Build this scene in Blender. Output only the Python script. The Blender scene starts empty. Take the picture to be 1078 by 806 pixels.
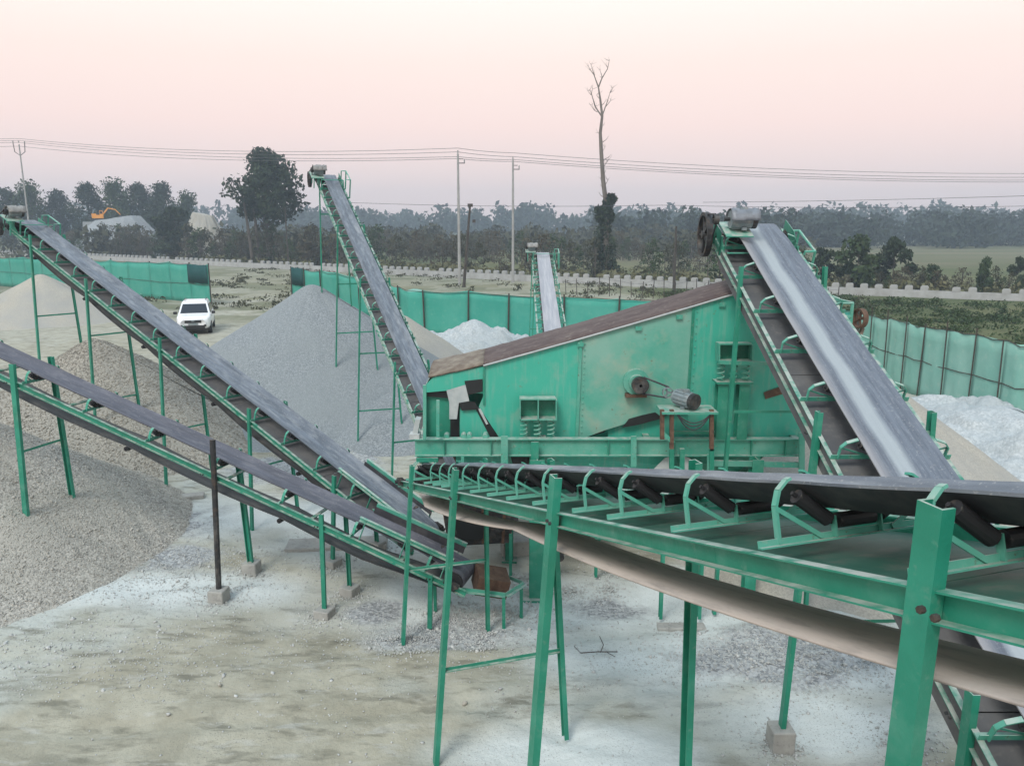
import bpy, math, random
import numpy as np
from mathutils import Vector, Matrix, Euler
random.seed(7)
RNG = np.random.default_rng(7)
R = math.radians
SC = bpy.context.scene
COL = SC.collection

# ------------------------------------------------------------------ camera
CAM_H = 6.0; PITCH = 11.54; FPX = 808.0
cam_d = bpy.data.cameras.new('camera'); cam = bpy.data.objects.new('camera', cam_d); COL.objects.link(cam)
cam.location = (0, 0, CAM_H); cam.rotation_euler = (R(90 - PITCH), 0, 0)
cam_d.sensor_fit = 'HORIZONTAL'; cam_d.sensor_width = 36; cam_d.lens = 36 * FPX / 1078
cam_d.clip_end = 6000; cam_d.clip_start = 0.05
SC.camera = cam
# ------------------------------------------------------------------ world, sun, exposure
SUN_EL, SUN_ROT = 48, 205
W = bpy.data.worlds.new('World'); SC.world = W; W.use_nodes = True
nt = W.node_tree; nt.nodes.clear()
wo = nt.nodes.new('ShaderNodeOutputWorld'); bg = nt.nodes.new('ShaderNodeBackground')
sky = nt.nodes.new('ShaderNodeTexSky'); sky.sky_type = 'NISHITA'; sky.sun_disc = False
sky.sun_elevation = R(SUN_EL); sky.sun_rotation = R(SUN_ROT); sky.air_density = 1.0; sky.dust_density = 2.0
bg.inputs[1].default_value = 0.08
tc = nt.nodes.new('ShaderNodeTexCoord'); sep = nt.nodes.new('ShaderNodeSeparateXYZ')
nt.links.new(tc.outputs['Generated'], sep.inputs[0])
rp = nt.nodes.new('ShaderNodeValToRGB'); nt.links.new(sep.outputs[2], rp.inputs[0])
cr = rp.color_ramp
K = 13.5
stops = [(0.0, (.80, .67, .67)), (.045, (.87, .71, .69)), (.12, (1.0, .77, .71)), (.19, (1.02, .83, .75)), (.28, (1.06, .98, .90)), (.5, (.88, .95, 1.0)), (1.0, (.66, .88, 1.12))]
cr.elements[0].position = 0; cr.elements[1].position = 1
for i, (p, c) in enumerate(stops):
    e = cr.elements[0] if i == 0 else (cr.elements[-1] if i == len(stops) - 1 else cr.elements.new(p))
    e.position = p
for e, (p, c) in zip(sorted(cr.elements, key=lambda e: e.position), stops): e.color = (*c, 1)
sc_ = nt.nodes.new('ShaderNodeVectorMath'); sc_.operation = 'SCALE'; sc_.inputs['Scale'].default_value = K
nt.links.new(rp.outputs[0], sc_.inputs[0])
mx = nt.nodes.new('ShaderNodeMix'); mx.data_type = 'RGBA'; mx.inputs[0].default_value = 0.92
nt.links.new(sky.outputs[0], mx.inputs[6]); nt.links.new(sc_.outputs[0], mx.inputs[7])
nt.links.new(mx.outputs[2], bg.inputs[0]); nt.links.new(bg.outputs[0], wo.inputs[0])
sd = bpy.data.lights.new('sun', 'SUN'); so = bpy.data.objects.new('sun', sd); COL.objects.link(so)
sd.energy = 2.1; sd.angle = R(20); sd.color = (1.0, .96, .90)
a = R(SUN_ROT); el = R(SUN_EL)
sv = Vector((math.sin(a) * math.cos(el), math.cos(a) * math.cos(el), math.sin(el)))
so.rotation_euler = sv.to_track_quat('Z', 'Y').to_euler()
SC.view_settings.view_transform = 'Standard'; SC.view_settings.look = 'None'
SC.view_settings.exposure = 0.13; SC.view_settings.gamma = 1.0
SC.cycles.max_bounces = 5; SC.cycles.volume_bounces = 0; SC.cycles.use_denoising = True
SC.cycles.transparent_max_bounces = 6

# ------------------------------------------------------------------ helpers
CT, ST = math.cos(R(PITCH)), math.sin(R(PITCH))
def ray(px, py):
    u = (px - 539) / FPX; v = (py - 403) / FPX
    return Vector((u, CT - v * ST, -ST - v * CT))
def at(px, py, Y):                       # surveyed point: photo bearing at distance Y ahead of the camera
    d = ray(px, py); d *= Y / d.y
    return Vector((d.x, Y, CAM_H + d.z))
def gnd(px, py, z=0.0):                  # surveyed point on the level z
    d = ray(px, py); d *= (z - CAM_H) / d.z
    return Vector((d.x, d.y, z))

class MB:
    def __init__(s): s.v = []; s.f = []
    def add(s, vs, fs):
        b = len(s.v); s.v += [tuple(p) for p in vs]; s.f += [tuple(b + i for i in q) for q in fs]; return s
    def box(s, c, size, rot=None):
        hx, hy, hz = size[0] / 2, size[1] / 2, size[2] / 2
        vs = [Vector((x, y, z)) for x in (-hx, hx) for y in (-hy, hy) for z in (-hz, hz)]
        if rot is not None: vs = [rot @ v for v in vs]
        c = Vector(c)
        return s.add([v + c for v in vs], [(0, 1, 3, 2), (4, 6, 7, 5), (0, 4, 5, 1), (2, 3, 7, 6), (0, 2, 6, 4), (1, 5, 7, 3)])
    @staticmethod
    def frame(p, q, up=(0, 0, 1)):
        d = (Vector(q) - Vector(p)).normalized(); u = Vector(up)
        if abs(d.dot(u)) > .98: u = Vector((0, 1, 0))
        x = d.cross(u).normalized(); z = x.cross(d).normalized()
        return d, x, z
    def prism(s, p, q, prof, up=(0, 0, 1)):   # profile (closed list of (x,z)) swept from p to q
        p, q = Vector(p), Vector(q); d, x, z = MB.frame(p, q, up); n = len(prof)
        vs = [p + x * a + z * b for a, b in prof] + [q + x * a + z * b for a, b in prof]
        fs = [(i, (i + 1) % n, n + (i + 1) % n, n + i) for i in range(n)] + [tuple(range(n - 1, -1, -1)), tuple(range(n, 2 * n))]
        return s.add(vs, fs)
    def bar(s, p, q, w, h, up=(0, 0, 1)):
        return s.prism(p, q, [(-w / 2, -h / 2), (w / 2, -h / 2), (w / 2, h / 2), (-w / 2, h / 2)], up)
    def channel(s, p, q, w, h, t=.008, up=(0, 0, 1), flip=1):  # C section: web height h, flange w
        f = flip
        pr = [(0, -h / 2), (f * w, -h / 2), (f * w, -h / 2 + t), (f * t, -h / 2 + t), (f * t, h / 2 - t), (f * w, h / 2 - t), (f * w, h / 2), (0, h / 2)]
        return s.prism(p, q, pr, up)
    def angle(s, p, q, w, t=.008, up=(0, 0, 1), fx=1, fz=1):
        pr = [(0, 0), (fx * w, 0), (fx * w, fz * t), (fx * t, fz * t), (fx * t, fz * w), (0, fz * w)]
        return s.prism(p, q, pr, up)
    def ibeam(s, p, q, w, h, t=.014, up=(0, 0, 1)):
        a, b = w / 2, h / 2; c = t / 2
        pr = [(-a, -b), (a, -b), (a, -b + t), (c, -b + t), (c, b - t), (a, b - t), (a, b), (-a, b), (-a, b - t), (-c, b - t), (-c, -b + t), (-a, -b + t)]
        return s.prism(p, q, pr, up)
    def tube(s, p, q, r, r2=None, seg=8):
        r2 = r if r2 is None else r2
        p, q = Vector(p), Vector(q); d, x, z = MB.frame(p, q)
        vs = []
        for c, rr in ((p, r), (q, r2)):
            vs += [c + x * math.cos(2 * math.pi * i / seg) * rr + z * math.sin(2 * math.pi * i / seg) * rr for i in range(seg)]
        fs = [(i, (i + 1) % seg, seg + (i + 1) % seg, seg + i) for i in range(seg)] + [tuple(range(seg - 1, -1, -1)), tuple(range(seg, 2 * seg))]
        return s.add(vs, fs)
    def path(s, pts, r, seg=6, r2=None):
        n = len(pts); pts = [Vector(p) for p in pts]; vs = []; ref = None
        for i, p in enumerate(pts):
            d = (pts[min(i + 1, n - 1)] - pts[max(i - 1, 0)]).normalized()
            if ref is None:
                ref = Vector((0, 0, 1)) if abs(d.z) < .9 else Vector((1, 0, 0))
            x = d.cross(ref).normalized(); z = x.cross(d).normalized(); ref = z
            rr = r if r2 is None else r + (r2 - r) * i / (n - 1)
            vs += [p + x * math.cos(2 * math.pi * k / seg) * rr + z * math.sin(2 * math.pi * k / seg) * rr for k in range(seg)]
        fs = []
        for i in range(n - 1):
            for k in range(seg): fs.append((i * seg + k, i * seg + (k + 1) % seg, (i + 1) * seg + (k + 1) % seg, (i + 1) * seg + k))
        fs += [tuple(range(seg - 1, -1, -1)), tuple(range((n - 1) * seg, n * seg))]
        return s.add(vs, fs)
    def slab(s, poly, n):                 # extrude a polygon by vector n
        k = len(poly); n = Vector(n); poly = [Vector(p) for p in poly]
        return s.add(poly + [p + n for p in poly], [tuple(range(k)), tuple(range(2 * k - 1, k - 1, -1))] + [(i, k + i, k + (i + 1) % k, (i + 1) % k) for i in range(k)])
    def mesh(s, name, m, smooth=False):
        me = bpy.data.meshes.new(name); me.from_pydata(s.v, [], s.f)
        me.materials.append(m)
        if smooth: me.polygons.foreach_set('use_smooth', [True] * len(me.polygons))
        me.update(); return me
    def build(s, name, m, parent=None, smooth=False, bevel=0):
        o = link(name, s.mesh(name, m, smooth), parent)
        if bevel:
            b = o.modifiers.new('bevel', 'BEVEL'); b.width = bevel; b.segments = 1; b.limit_method = 'ANGLE'
        return o
def link(name, me, parent=None, loc=None, rot=None):
    o = bpy.data.objects.new(name, me); COL.objects.link(o)
    if parent is not None: o.parent = parent
    if loc is not None: o.location = loc
    if rot is not None: o.rotation_euler = rot
    return o
def tag(o, label=None, cat=None, group=None, kind=None):
    if label: o['label'] = label
    if cat: o['category'] = cat
    if group: o['group'] = group
    if kind: o['kind'] = kind
    return o
def thing(name, label, cat, loc=(0, 0, 0), rz=0, group=None):
    o = bpy.data.objects.new(name, None); COL.objects.link(o); o.location = loc; o.rotation_euler = (0, 0, rz)
    o.empty_display_size = .2
    return tag(o, label, cat, group)
def grid_mesh(name, V, nu, nv, m, smooth=True):
    me = bpy.data.meshes.new(name)
    i = np.arange(nu - 1)[:, None] * nv + np.arange(nv - 1)[None, :]
    q = np.stack([i, i + nv, i + nv + 1, i + 1], -1).reshape(-1, 4)
    me.vertices.add(len(V)); me.vertices.foreach_set('co', V.astype(np.float32).ravel())
    me.loops.add(q.size); me.loops.foreach_set('vertex_index', q.ravel().astype(np.int32))
    me.polygons.add(len(q)); me.polygons.foreach_set('loop_start', np.arange(0, q.size, 4, dtype=np.int32))
    me.polygons.foreach_set('use_smooth', np.ones(len(q), dtype=bool) if smooth else np.zeros(len(q), dtype=bool))
    me.materials.append(m); me.update(calc_edges=True); me.validate(); return me
_perm = RNG.random((256, 256))
def vnoise(x, y, s=1.0, seed=0):          # smooth value noise on arrays
    x = x / s + seed * 17.31; y = y / s + seed * 9.77
    xi = np.floor(x).astype(int); yi = np.floor(y).astype(int); fx = x - xi; fy = y - yi
    fx = fx * fx * (3 - 2 * fx); fy = fy * fy * (3 - 2 * fy)
    g = lambda a, b: _perm[a % 256, b % 256]
    return (g(xi, yi) * (1 - fx) + g(xi + 1, yi) * fx) * (1 - fy) + (g(xi, yi + 1) * (1 - fx) + g(xi + 1, yi + 1) * fx) * fy
def fbm(x, y, s, o=4, seed=0):
    r = 0; a = 1; t = 0
    for k in range(o): r = r + a * vnoise(x, y, s / 2 ** k, seed + k); t += a; a *= .5
    return r / t

# ------------------------------------------------------------------ materials
def mat(name, base, rough=.6, metal=0, mixes=(), bump=None, spec=.5, alpha=1, emis=None, coords='Object'):
    """mixes: (scale, detail, lo, hi, colour, amount, stretch) noise masks laid over the base colour"""
    m = bpy.data.materials.new(name); m.use_nodes = True; n = m.node_tree.nodes; l = m.node_tree.links
    b = n['Principled BSDF']; b.inputs['Roughness'].default_value = rough; b.inputs['Metallic'].default_value = metal
    b.inputs['Specular IOR Level'].default_value = spec
    b.inputs['Base Color'].default_value = (*base, 1)
    t = n.new('ShaderNodeTexCoord'); cur = None
    for mx_ in mixes:
        scale, det, lo, hi, colr, amt = mx_[:6]; st = mx_[6] if len(mx_) > 6 else (1, 1, 1)
        mp = n.new('ShaderNodeMapping'); mp.inputs['Scale'].default_value = st
        mp.inputs['Location'].default_value = (scale * 1.3, det * 2.1, scale)
        l.new(t.outputs[coords], mp.inputs[0])
        nz = n.new('ShaderNodeTexNoise'); nz.inputs['Scale'].default_value = scale; nz.inputs['Detail'].default_value = det
        nz.inputs['Roughness'].default_value = .6
        l.new(mp.outputs[0], nz.inputs[0])
        mr = n.new('ShaderNodeMapRange'); mr.inputs[1].default_value = lo; mr.inputs[2].default_value = hi; mr.inputs[4].default_value = amt
        l.new(nz.outputs[0], mr.inputs[0])
        mi = n.new('ShaderNodeMix'); mi.data_type = 'RGBA'
        if cur is None: mi.inputs[6].default_value = (*base, 1)
        else: l.new(cur, mi.inputs[6])
        mi.inputs[7].default_value = (*colr, 1); l.new(mr.outputs[0], mi.inputs[0]); cur = mi.outputs[2]
    if cur is not None: l.new(cur, b.inputs['Base Color'])
    if bump:
        bs, bd, bstr = bump[:3]
        nz = n.new('ShaderNodeTexNoise'); nz.inputs['Scale'].default_value = bs; nz.inputs['Detail'].default_value = bd
        l.new(t.outputs[coords], nz.inputs[0]); bp = n.new('ShaderNodeBump'); bp.inputs['Strength'].default_value = bstr
        bp.inputs['Distance'].default_value = bump[3] if len(bump) > 3 else .02
        l.new(nz.outputs[0], bp.inputs['Height']); l.new(bp.outputs[0], b.inputs['Normal'])
    return m
def dusty(m, colr, amt):                   # dust that has settled on upward faces
    n = m.node_tree.nodes; l = m.node_tree.links; b = n['Principled BSDF']
    g = n.new('ShaderNodeNewGeometry'); s = n.new('ShaderNodeSeparateXYZ'); l.new(g.outputs['True Normal'], s.inputs[0])
    mr = n.new('ShaderNodeMapRange'); mr.inputs[1].default_value = .55; mr.inputs[2].default_value = .95; mr.inputs[4].default_value = amt
    l.new(s.outputs[2], mr.inputs[0])
    nz = n.new('ShaderNodeTexNoise'); nz.inputs['Scale'].default_value = 9; nz.inputs['Detail'].default_value = 4
    t = n.new('ShaderNodeTexCoord'); l.new(t.outputs['Object'], nz.inputs[0])
    mu = n.new('ShaderNodeMath'); mu.operation = 'MULTIPLY'; l.new(mr.outputs[0], mu.inputs[0])
    m2 = n.new('ShaderNodeMapRange'); m2.inputs[1].default_value = .3; m2.inputs[2].default_value = .6; l.new(nz.outputs[0], m2.inputs[0]); l.new(m2.outputs[0], mu.inputs[1])
    mi = n.new('ShaderNodeMix'); mi.data_type = 'RGBA'; mi.inputs[7].default_value = (*colr, 1); l.new(mu.outputs[0], mi.inputs[0])
    src = b.inputs['Base Color'].links[0].from_socket if b.inputs['Base Color'].links else None
    if src: l.new(src, mi.inputs[6])
    else: mi.inputs[6].default_value = b.inputs['Base Color'].default_value
    l.new(mi.outputs[2], b.inputs['Base Color']); return m
DUST = (.46, .46, .42)
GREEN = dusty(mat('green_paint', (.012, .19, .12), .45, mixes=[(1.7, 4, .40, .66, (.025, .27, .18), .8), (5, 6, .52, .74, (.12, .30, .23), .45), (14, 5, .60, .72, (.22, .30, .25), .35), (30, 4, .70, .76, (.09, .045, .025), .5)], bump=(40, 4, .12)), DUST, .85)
GREEN_L = dusty(mat('faded_green_paint', (.05, .31, .22), .5, mixes=[(2.2, 4, .40, .66, (.16, .39, .31), .7), (16, 5, .60, .70, (.34, .36, .30), .4), (24, 4, .64, .70, (.12, .06, .035), .65)], bump=(40, 4, .12)), DUST, .85)
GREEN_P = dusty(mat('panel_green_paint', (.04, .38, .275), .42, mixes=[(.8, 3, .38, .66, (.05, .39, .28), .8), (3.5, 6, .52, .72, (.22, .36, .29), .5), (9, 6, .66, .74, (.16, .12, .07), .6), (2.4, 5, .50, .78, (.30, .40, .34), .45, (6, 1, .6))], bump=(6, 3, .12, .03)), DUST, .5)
GREEN_W = dusty(mat('worn_panel_paint', (.07, .34, .25), .5, mixes=[(1.1, 5, .36, .62, (.22, .40, .33), .8), (2.6, 6, .50, .68, (.33, .36, .28), .55), (7, 6, .66, .72, (.14, .10, .06), .65), (20, 4, .68, .74, (.07, .05, .035), .7)], bump=(7, 3, .15, .03)), DUST, .5)
RUBBER = mat('conveyor_rubber', (.075, .09, .11), .5, mixes=[(2.5, 5, .35, .7, (.19, .22, .26), .7, (.35, 6, 1)), (7, 7, .48, .7, (.30, .32, .33), .5, (.3, 2, 1)), (45, 3, .60, .68, (.40, .40, .38), .4), (1.2, 5, .56, .66, (.34, .355, .36), .4, (.22, 3, 1))], bump=(90, 2, .08))
RUBBER_C = mat('worn_dark_belt', (.06, .062, .078), .55, mixes=[(2.5, 5, .35, .7, (.125, .13, .16), .7, (.3, 6, 1)), (7, 7, .5, .7, (.22, .22, .235), .4, (.3, 2, 1)), (45, 3, .62, .7, (.34, .34, .32), .4)], bump=(90, 2, .08))
RUBBER_D = mat('dark_rubber', (.028, .028, .034), .7, mixes=[(6, 5, .45, .75, (.11, .105, .10), .6)])
RET = mat('dusty_return_belt', (.07, .075, .08), .7, mixes=[(1.2, 4, .35, .7, (.13, .135, .135), .8, (.3, 4, 1)), (8, 5, .5, .7, (.26, .23, .20), .4, (.3, 1, 1))], bump=(60, 2, .06))
STEEL_D = mat('dirty_dark_steel', (.03, .032, .034), .55, .3, mixes=[(12, 5, .5, .7, (.12, .08, .055), .6), (5, 4, .5, .75, (.22, .21, .19), .5)])
CAP = mat('grimy_motor_cover', (.22, .22, .21), .7, mixes=[(6, 4, .45, .65, (.33, .33, .31), .7), (12, 4, .55, .65, (.06, .05, .045), .7)])
HOOD = mat('crumpled_sheet_metal', (.20, .22, .245), .5, .2, mixes=[(6, 4, .45, .65, (.12, .13, .14), .7)])
RUST = mat('rusty_steel', (.10, .055, .035), .8, mixes=[(9, 5, .45, .7, (.20, .12, .075), .7), (22, 4, .55, .7, (.035, .025, .02), .7)], bump=(40, 3, .2))
ROLL = mat('idler_roller_steel', (.022, .022, .024), .6, .2, mixes=[(5, 5, .52, .66, (.15, .115, .085), .7), (18, 4, .6, .7, (.26, .24, .20), .4)])
CONC = mat('footing_concrete', (.30, .30, .28), .9, mixes=[(4, 6, .4, .7, (.40, .40, .37), .8), (14, 4, .55, .7, (.17, .17, .16), .6)], bump=(30, 5, .4, .02))
MOTOR = mat('motor_grey_paint', (.19, .235, .25), .45, .1, mixes=[(10, 5, .5, .72, (.38, .38, .36), .7), (20, 4, .6, .7, (.07, .06, .05), .6)])
WHITE = mat('white_car_paint', (.78, .80, .82), .22, 0, mixes=[(3, 3, .5, .8, (.6, .58, .54), .4)])
GLASS_D = mat('dark_car_glass', (.012, .015, .02), .08)
BLACK = mat('black_plastic', (.012, .012, .013), .5)
TAR = mat('pale_tarpaulin', (.36, .40, .40), .8, mixes=[(5, 4, .4, .7, (.50, .52, .50), .7)], bump=(9, 4, .4, .04))
COVER = mat('brown_rubber_cover', (.075, .052, .05), .8, mixes=[(2, 5, .4, .7, (.13, .10, .09), .8, (1, 4, 1)), (10, 5, .55, .7, (.20, .17, .14), .5)], bump=(8, 5, .5, .04))
COVER_T = mat('torn_sand_crusted_cover', (.14, .11, .085), .9, mixes=[(5, 6, .4, .65, (.27, .24, .19), .8)], bump=(12, 5, .6, .05))
BLACK_R = mat('black_rubber_seal', (.010, .012, .012), .6)
POLE = mat('weathered_pole_concrete', (.34, .34, .33), .85, mixes=[(2, 4, .4, .7, (.24, .24, .24), .7)])
WOODP = mat('dark_timber', (.045, .038, .032), .9, mixes=[(6, 4, .4, .7, (.09, .075, .06), .7)])
WIRE = mat('wire_aluminium', (.09, .09, .10), .6)
BARK = mat('tree_bark', (.07, .06, .05), .95, mixes=[(3, 5, .4, .7, (.14, .125, .11), .7, (1, 1, .3))], bump=(8, 4, .5, .05))
DEADW = mat('bleached_dead_bark', (.12, .10, .085), .95, mixes=[(1.5, 5, .4, .7, (.24, .21, .18), .8, (1, 1, .3))])
PARAP = mat('whitewashed_parapet', (.40, .41, .41), .85, mixes=[(1.2, 5, .4, .7, (.27, .27, .26), .8), (5, 5, .6, .75, (.22, .22, .20), .5)])
ORANGE = mat('excavator_orange_paint', (.75, .30, .02), .45, mixes=[(2, 4, .5, .7, (.55, .22, .03), .6)])
ROAD = mat('road_surface', (.20, .20, .20), .9, mixes=[(.3, 5, .4, .7, (.27, .26, .24), .8)])
BRICK = mat('red_earth', (.16, .09, .06), .95, mixes=[(1, 5, .4, .7, (.22, .14, .09), .8)])
def cloth_mat(name, c1, c2):
    m = mat(name, c1, .8, mixes=[(.7, 4, .4, .7, c2, .8), (5, 5, .55, .75, (c2[0] * 1.4 + .05, c2[1] * 1.1, c2[2] * 1.1), .4)], bump=(3, 4, .4, .05), spec=.2)
    n = m.node_tree.nodes; l = m.node_tree.links; b = n['Principled BSDF']; o = n['Material Output']
    tr = n.new('ShaderNodeBsdfTranslucent'); tr.inputs[0].default_value = (*c2, 1)
    ms = n.new('ShaderNodeMixShader'); ms.inputs[0].default_value = .22
    l.new(b.outputs[0], ms.inputs[1]); l.new(tr.outputs[0], ms.inputs[2]); l.new(ms.outputs[0], o.inputs[0]); return m
CLOTH = cloth_mat('green_shade_cloth', (.06, .37, .29), (.12, .44, .35))
CLOTH_P = cloth_mat('pale_green_shade_cloth', (.22, .46, .39), (.33, .55, .48))
CLOTH_D = cloth_mat('dark_green_net', (.015, .085, .085), (.03, .11, .11))
def leafmat(name, c1, c2, c3):
    m = mat(name, c1, .8, mixes=[(.35, 3, .4, .65, c2, .9), (1.9, 3, .5, .7, c3, .7)], spec=.15); return m
LEAF = leafmat('foliage_dark', (.020, .034, .018), (.034, .052, .025), (.055, .072, .036))
LEAF_G = leafmat('foliage_green', (.030, .055, .022), (.05, .078, .032), (.08, .10, .042))
LEAF_B = leafmat('foliage_brush', (.05, .052, .03), (.08, .078, .045), (.036, .048, .026))
LEAF_B2 = leafmat('foliage_brown_brush', (.075, .062, .042), (.10, .088, .055), (.05, .055, .034))
LEAF_F = leafmat('foliage_far', (.028, .042, .03), (.04, .055, .036), (.022, .034, .024))
GRASS = leafmat('dry_grass_blades', (.12, .12, .06), (.17, .16, .09), (.08, .10, .05))

def gravel_mat(name, ca, cb, cc, scale, patch=None, bump=.6):
    m = bpy.data.materials.new(name); m.use_nodes = True; n = m.node_tree.nodes; l = m.node_tree.links
    b = n['Principled BSDF']; b.inputs['Roughness'].default_value = .92; b.inputs['Specular IOR Level'].default_value = .25
    t = n.new('ShaderNodeTexCoord')
    v = n.new('ShaderNodeTexVoronoi'); v.inputs['Scale'].default_value = scale; l.new(t.outputs['Object'], v.inputs['Vector'])
    s = n.new('ShaderNodeSeparateColor'); l.new(v.outputs['Color'], s.inputs[0])
    r = n.new('ShaderNodeValToRGB'); r.color_ramp.elements[0].color = (*ca, 1); r.color_ramp.elements[1].color = (*cb, 1)
    e = r.color_ramp.elements.new(.55); e.color = (*cc, 1); l.new(s.outputs[0], r.inputs[0])
    nz = n.new('ShaderNodeTexNoise'); nz.inputs['Scale'].default_value = .55; nz.inputs['Detail'].default_value = 5; l.new(t.outputs['Object'], nz.inputs[0])
    mr = n.new('ShaderNodeMapRange'); mr.inputs[1].default_value = .35; mr.inputs[2].default_value = .65; mr.inputs[3].default_value = 0; mr.inputs[4].default_value = .75
    l.new(nz.outputs[0], mr.inputs[0])
    mi = n.new('ShaderNodeMix'); mi.data_type = 'RGBA'; mi.inputs[7].default_value = (*(patch or cc), 1)
    l.new(mr.outputs[0], mi.inputs[0]); l.new(r.outputs[0], mi.inputs[6]); l.new(mi.outputs[2], b.inputs['Base Color'])
    bp = n.new('ShaderNodeBump'); bp.invert = True; bp.inputs['Strength'].default_value = bump; bp.inputs['Distance'].default_value = .6 / scale
    l.new(v.outputs['Distance'], bp.inputs['Height']); l.new(bp.outputs[0], b.inputs['Normal']); return m
G_GREY = gravel_mat('crushed_stone_grey', (.21, .205, .19), (.50, .48, .43), (.345, .335, .30), 34, (.37, .36, .315))
G_BLUE = gravel_mat('fine_chip_bluegrey', (.15, .17, .185), (.32, .345, .355), (.225, .25, .26), 34, (.24, .265, .27))
G_TAN = gravel_mat('coarse_stone_tan', (.18, .17, .15), (.42, .395, .34), (.29, .275, .235), 26, (.32, .31, .27))
G_SAND = gravel_mat('beige_sand', (.31, .295, .245), (.44, .415, .345), (.38, .355, .30), 38, (.31, .31, .29), .4)
G_DUST = gravel_mat('stone_dust_pale', (.34, .37, .375), (.50, .53, .53), (.42, .45, .455), 16, (.34, .38, .39), .5)
G_FAR = gravel_mat('far_heap_grey', (.22, .24, .25), (.34, .36, .37), (.28, .30, .31), 6, (.25, .27, .28), .3)

# ------------------------------------------------------------------ ground: one sheet to the horizon
PILES = []          # cx, cy, r, h
def pile_h(x, y):
    z = np.zeros_like(x)
    for cx, cy, r, h in PILES: z = np.maximum(z, h * (1 - np.hypot(x - cx, y - cy) / r))
    return z
ROADPTS = [(-140, 188), (-100, 160), (-45, 119), (6.1, 82.5), (40.6, 61.5), (85, 36)]
def road_y(x):
    xs = [p[0] for p in ROADPTS]; ys = [p[1] for p in ROADPTS]; return np.interp(x, xs, ys)
def ground_z(x, y):
    near = np.clip(1 - (np.hypot(x, y - 15) - 30) / 25, 0, 1)
    z = (fbm(x, y, 3.2, 4, 3) - .5) * .22 + (fbm(x, y, .7, 3, 9) - .5) * .07
    z = z + (fbm(x * .55 - y * .25, y * 1.0 + x * .3, .9, 3, 21) - .5) * .09
    z = z * (0.15 + .85 * near)
    for (x0, y0, sl, cv) in [(-2, 8.6, .10, .012), (-2, 10.1, .10, .012), (2, 7.6, -.42, .03), (2, 9.2, -.42, .03), (-5, 12.2, .22, -.02), (-5, 13.7, .22, -.02)]:
        d = (y - (y0 + sl * (x - x0) + cv * (x - x0) ** 2)) / math.sqrt(1 + sl * sl); m_ = near * np.clip((fbm(x, y, 2.5, 2, int(y0 * 3)) - .38) / .2, 0, 1)
        z = z + m_ * (-.045 * np.exp(-(d / .13) ** 2) + .028 * np.exp(-((np.abs(d) - .24) / .08) ** 2) + .012 * np.sin(x * 34 + y * 9) * np.exp(-(d / .12) ** 4))
    far = (fbm(x, y, 14, 3, 5) - .5) * .5 * np.clip((np.hypot(x, y) - 35) / 20, 0, 1) * np.clip(1 - (y - 60) / 60, 0, 1)
    return z + far
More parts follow.
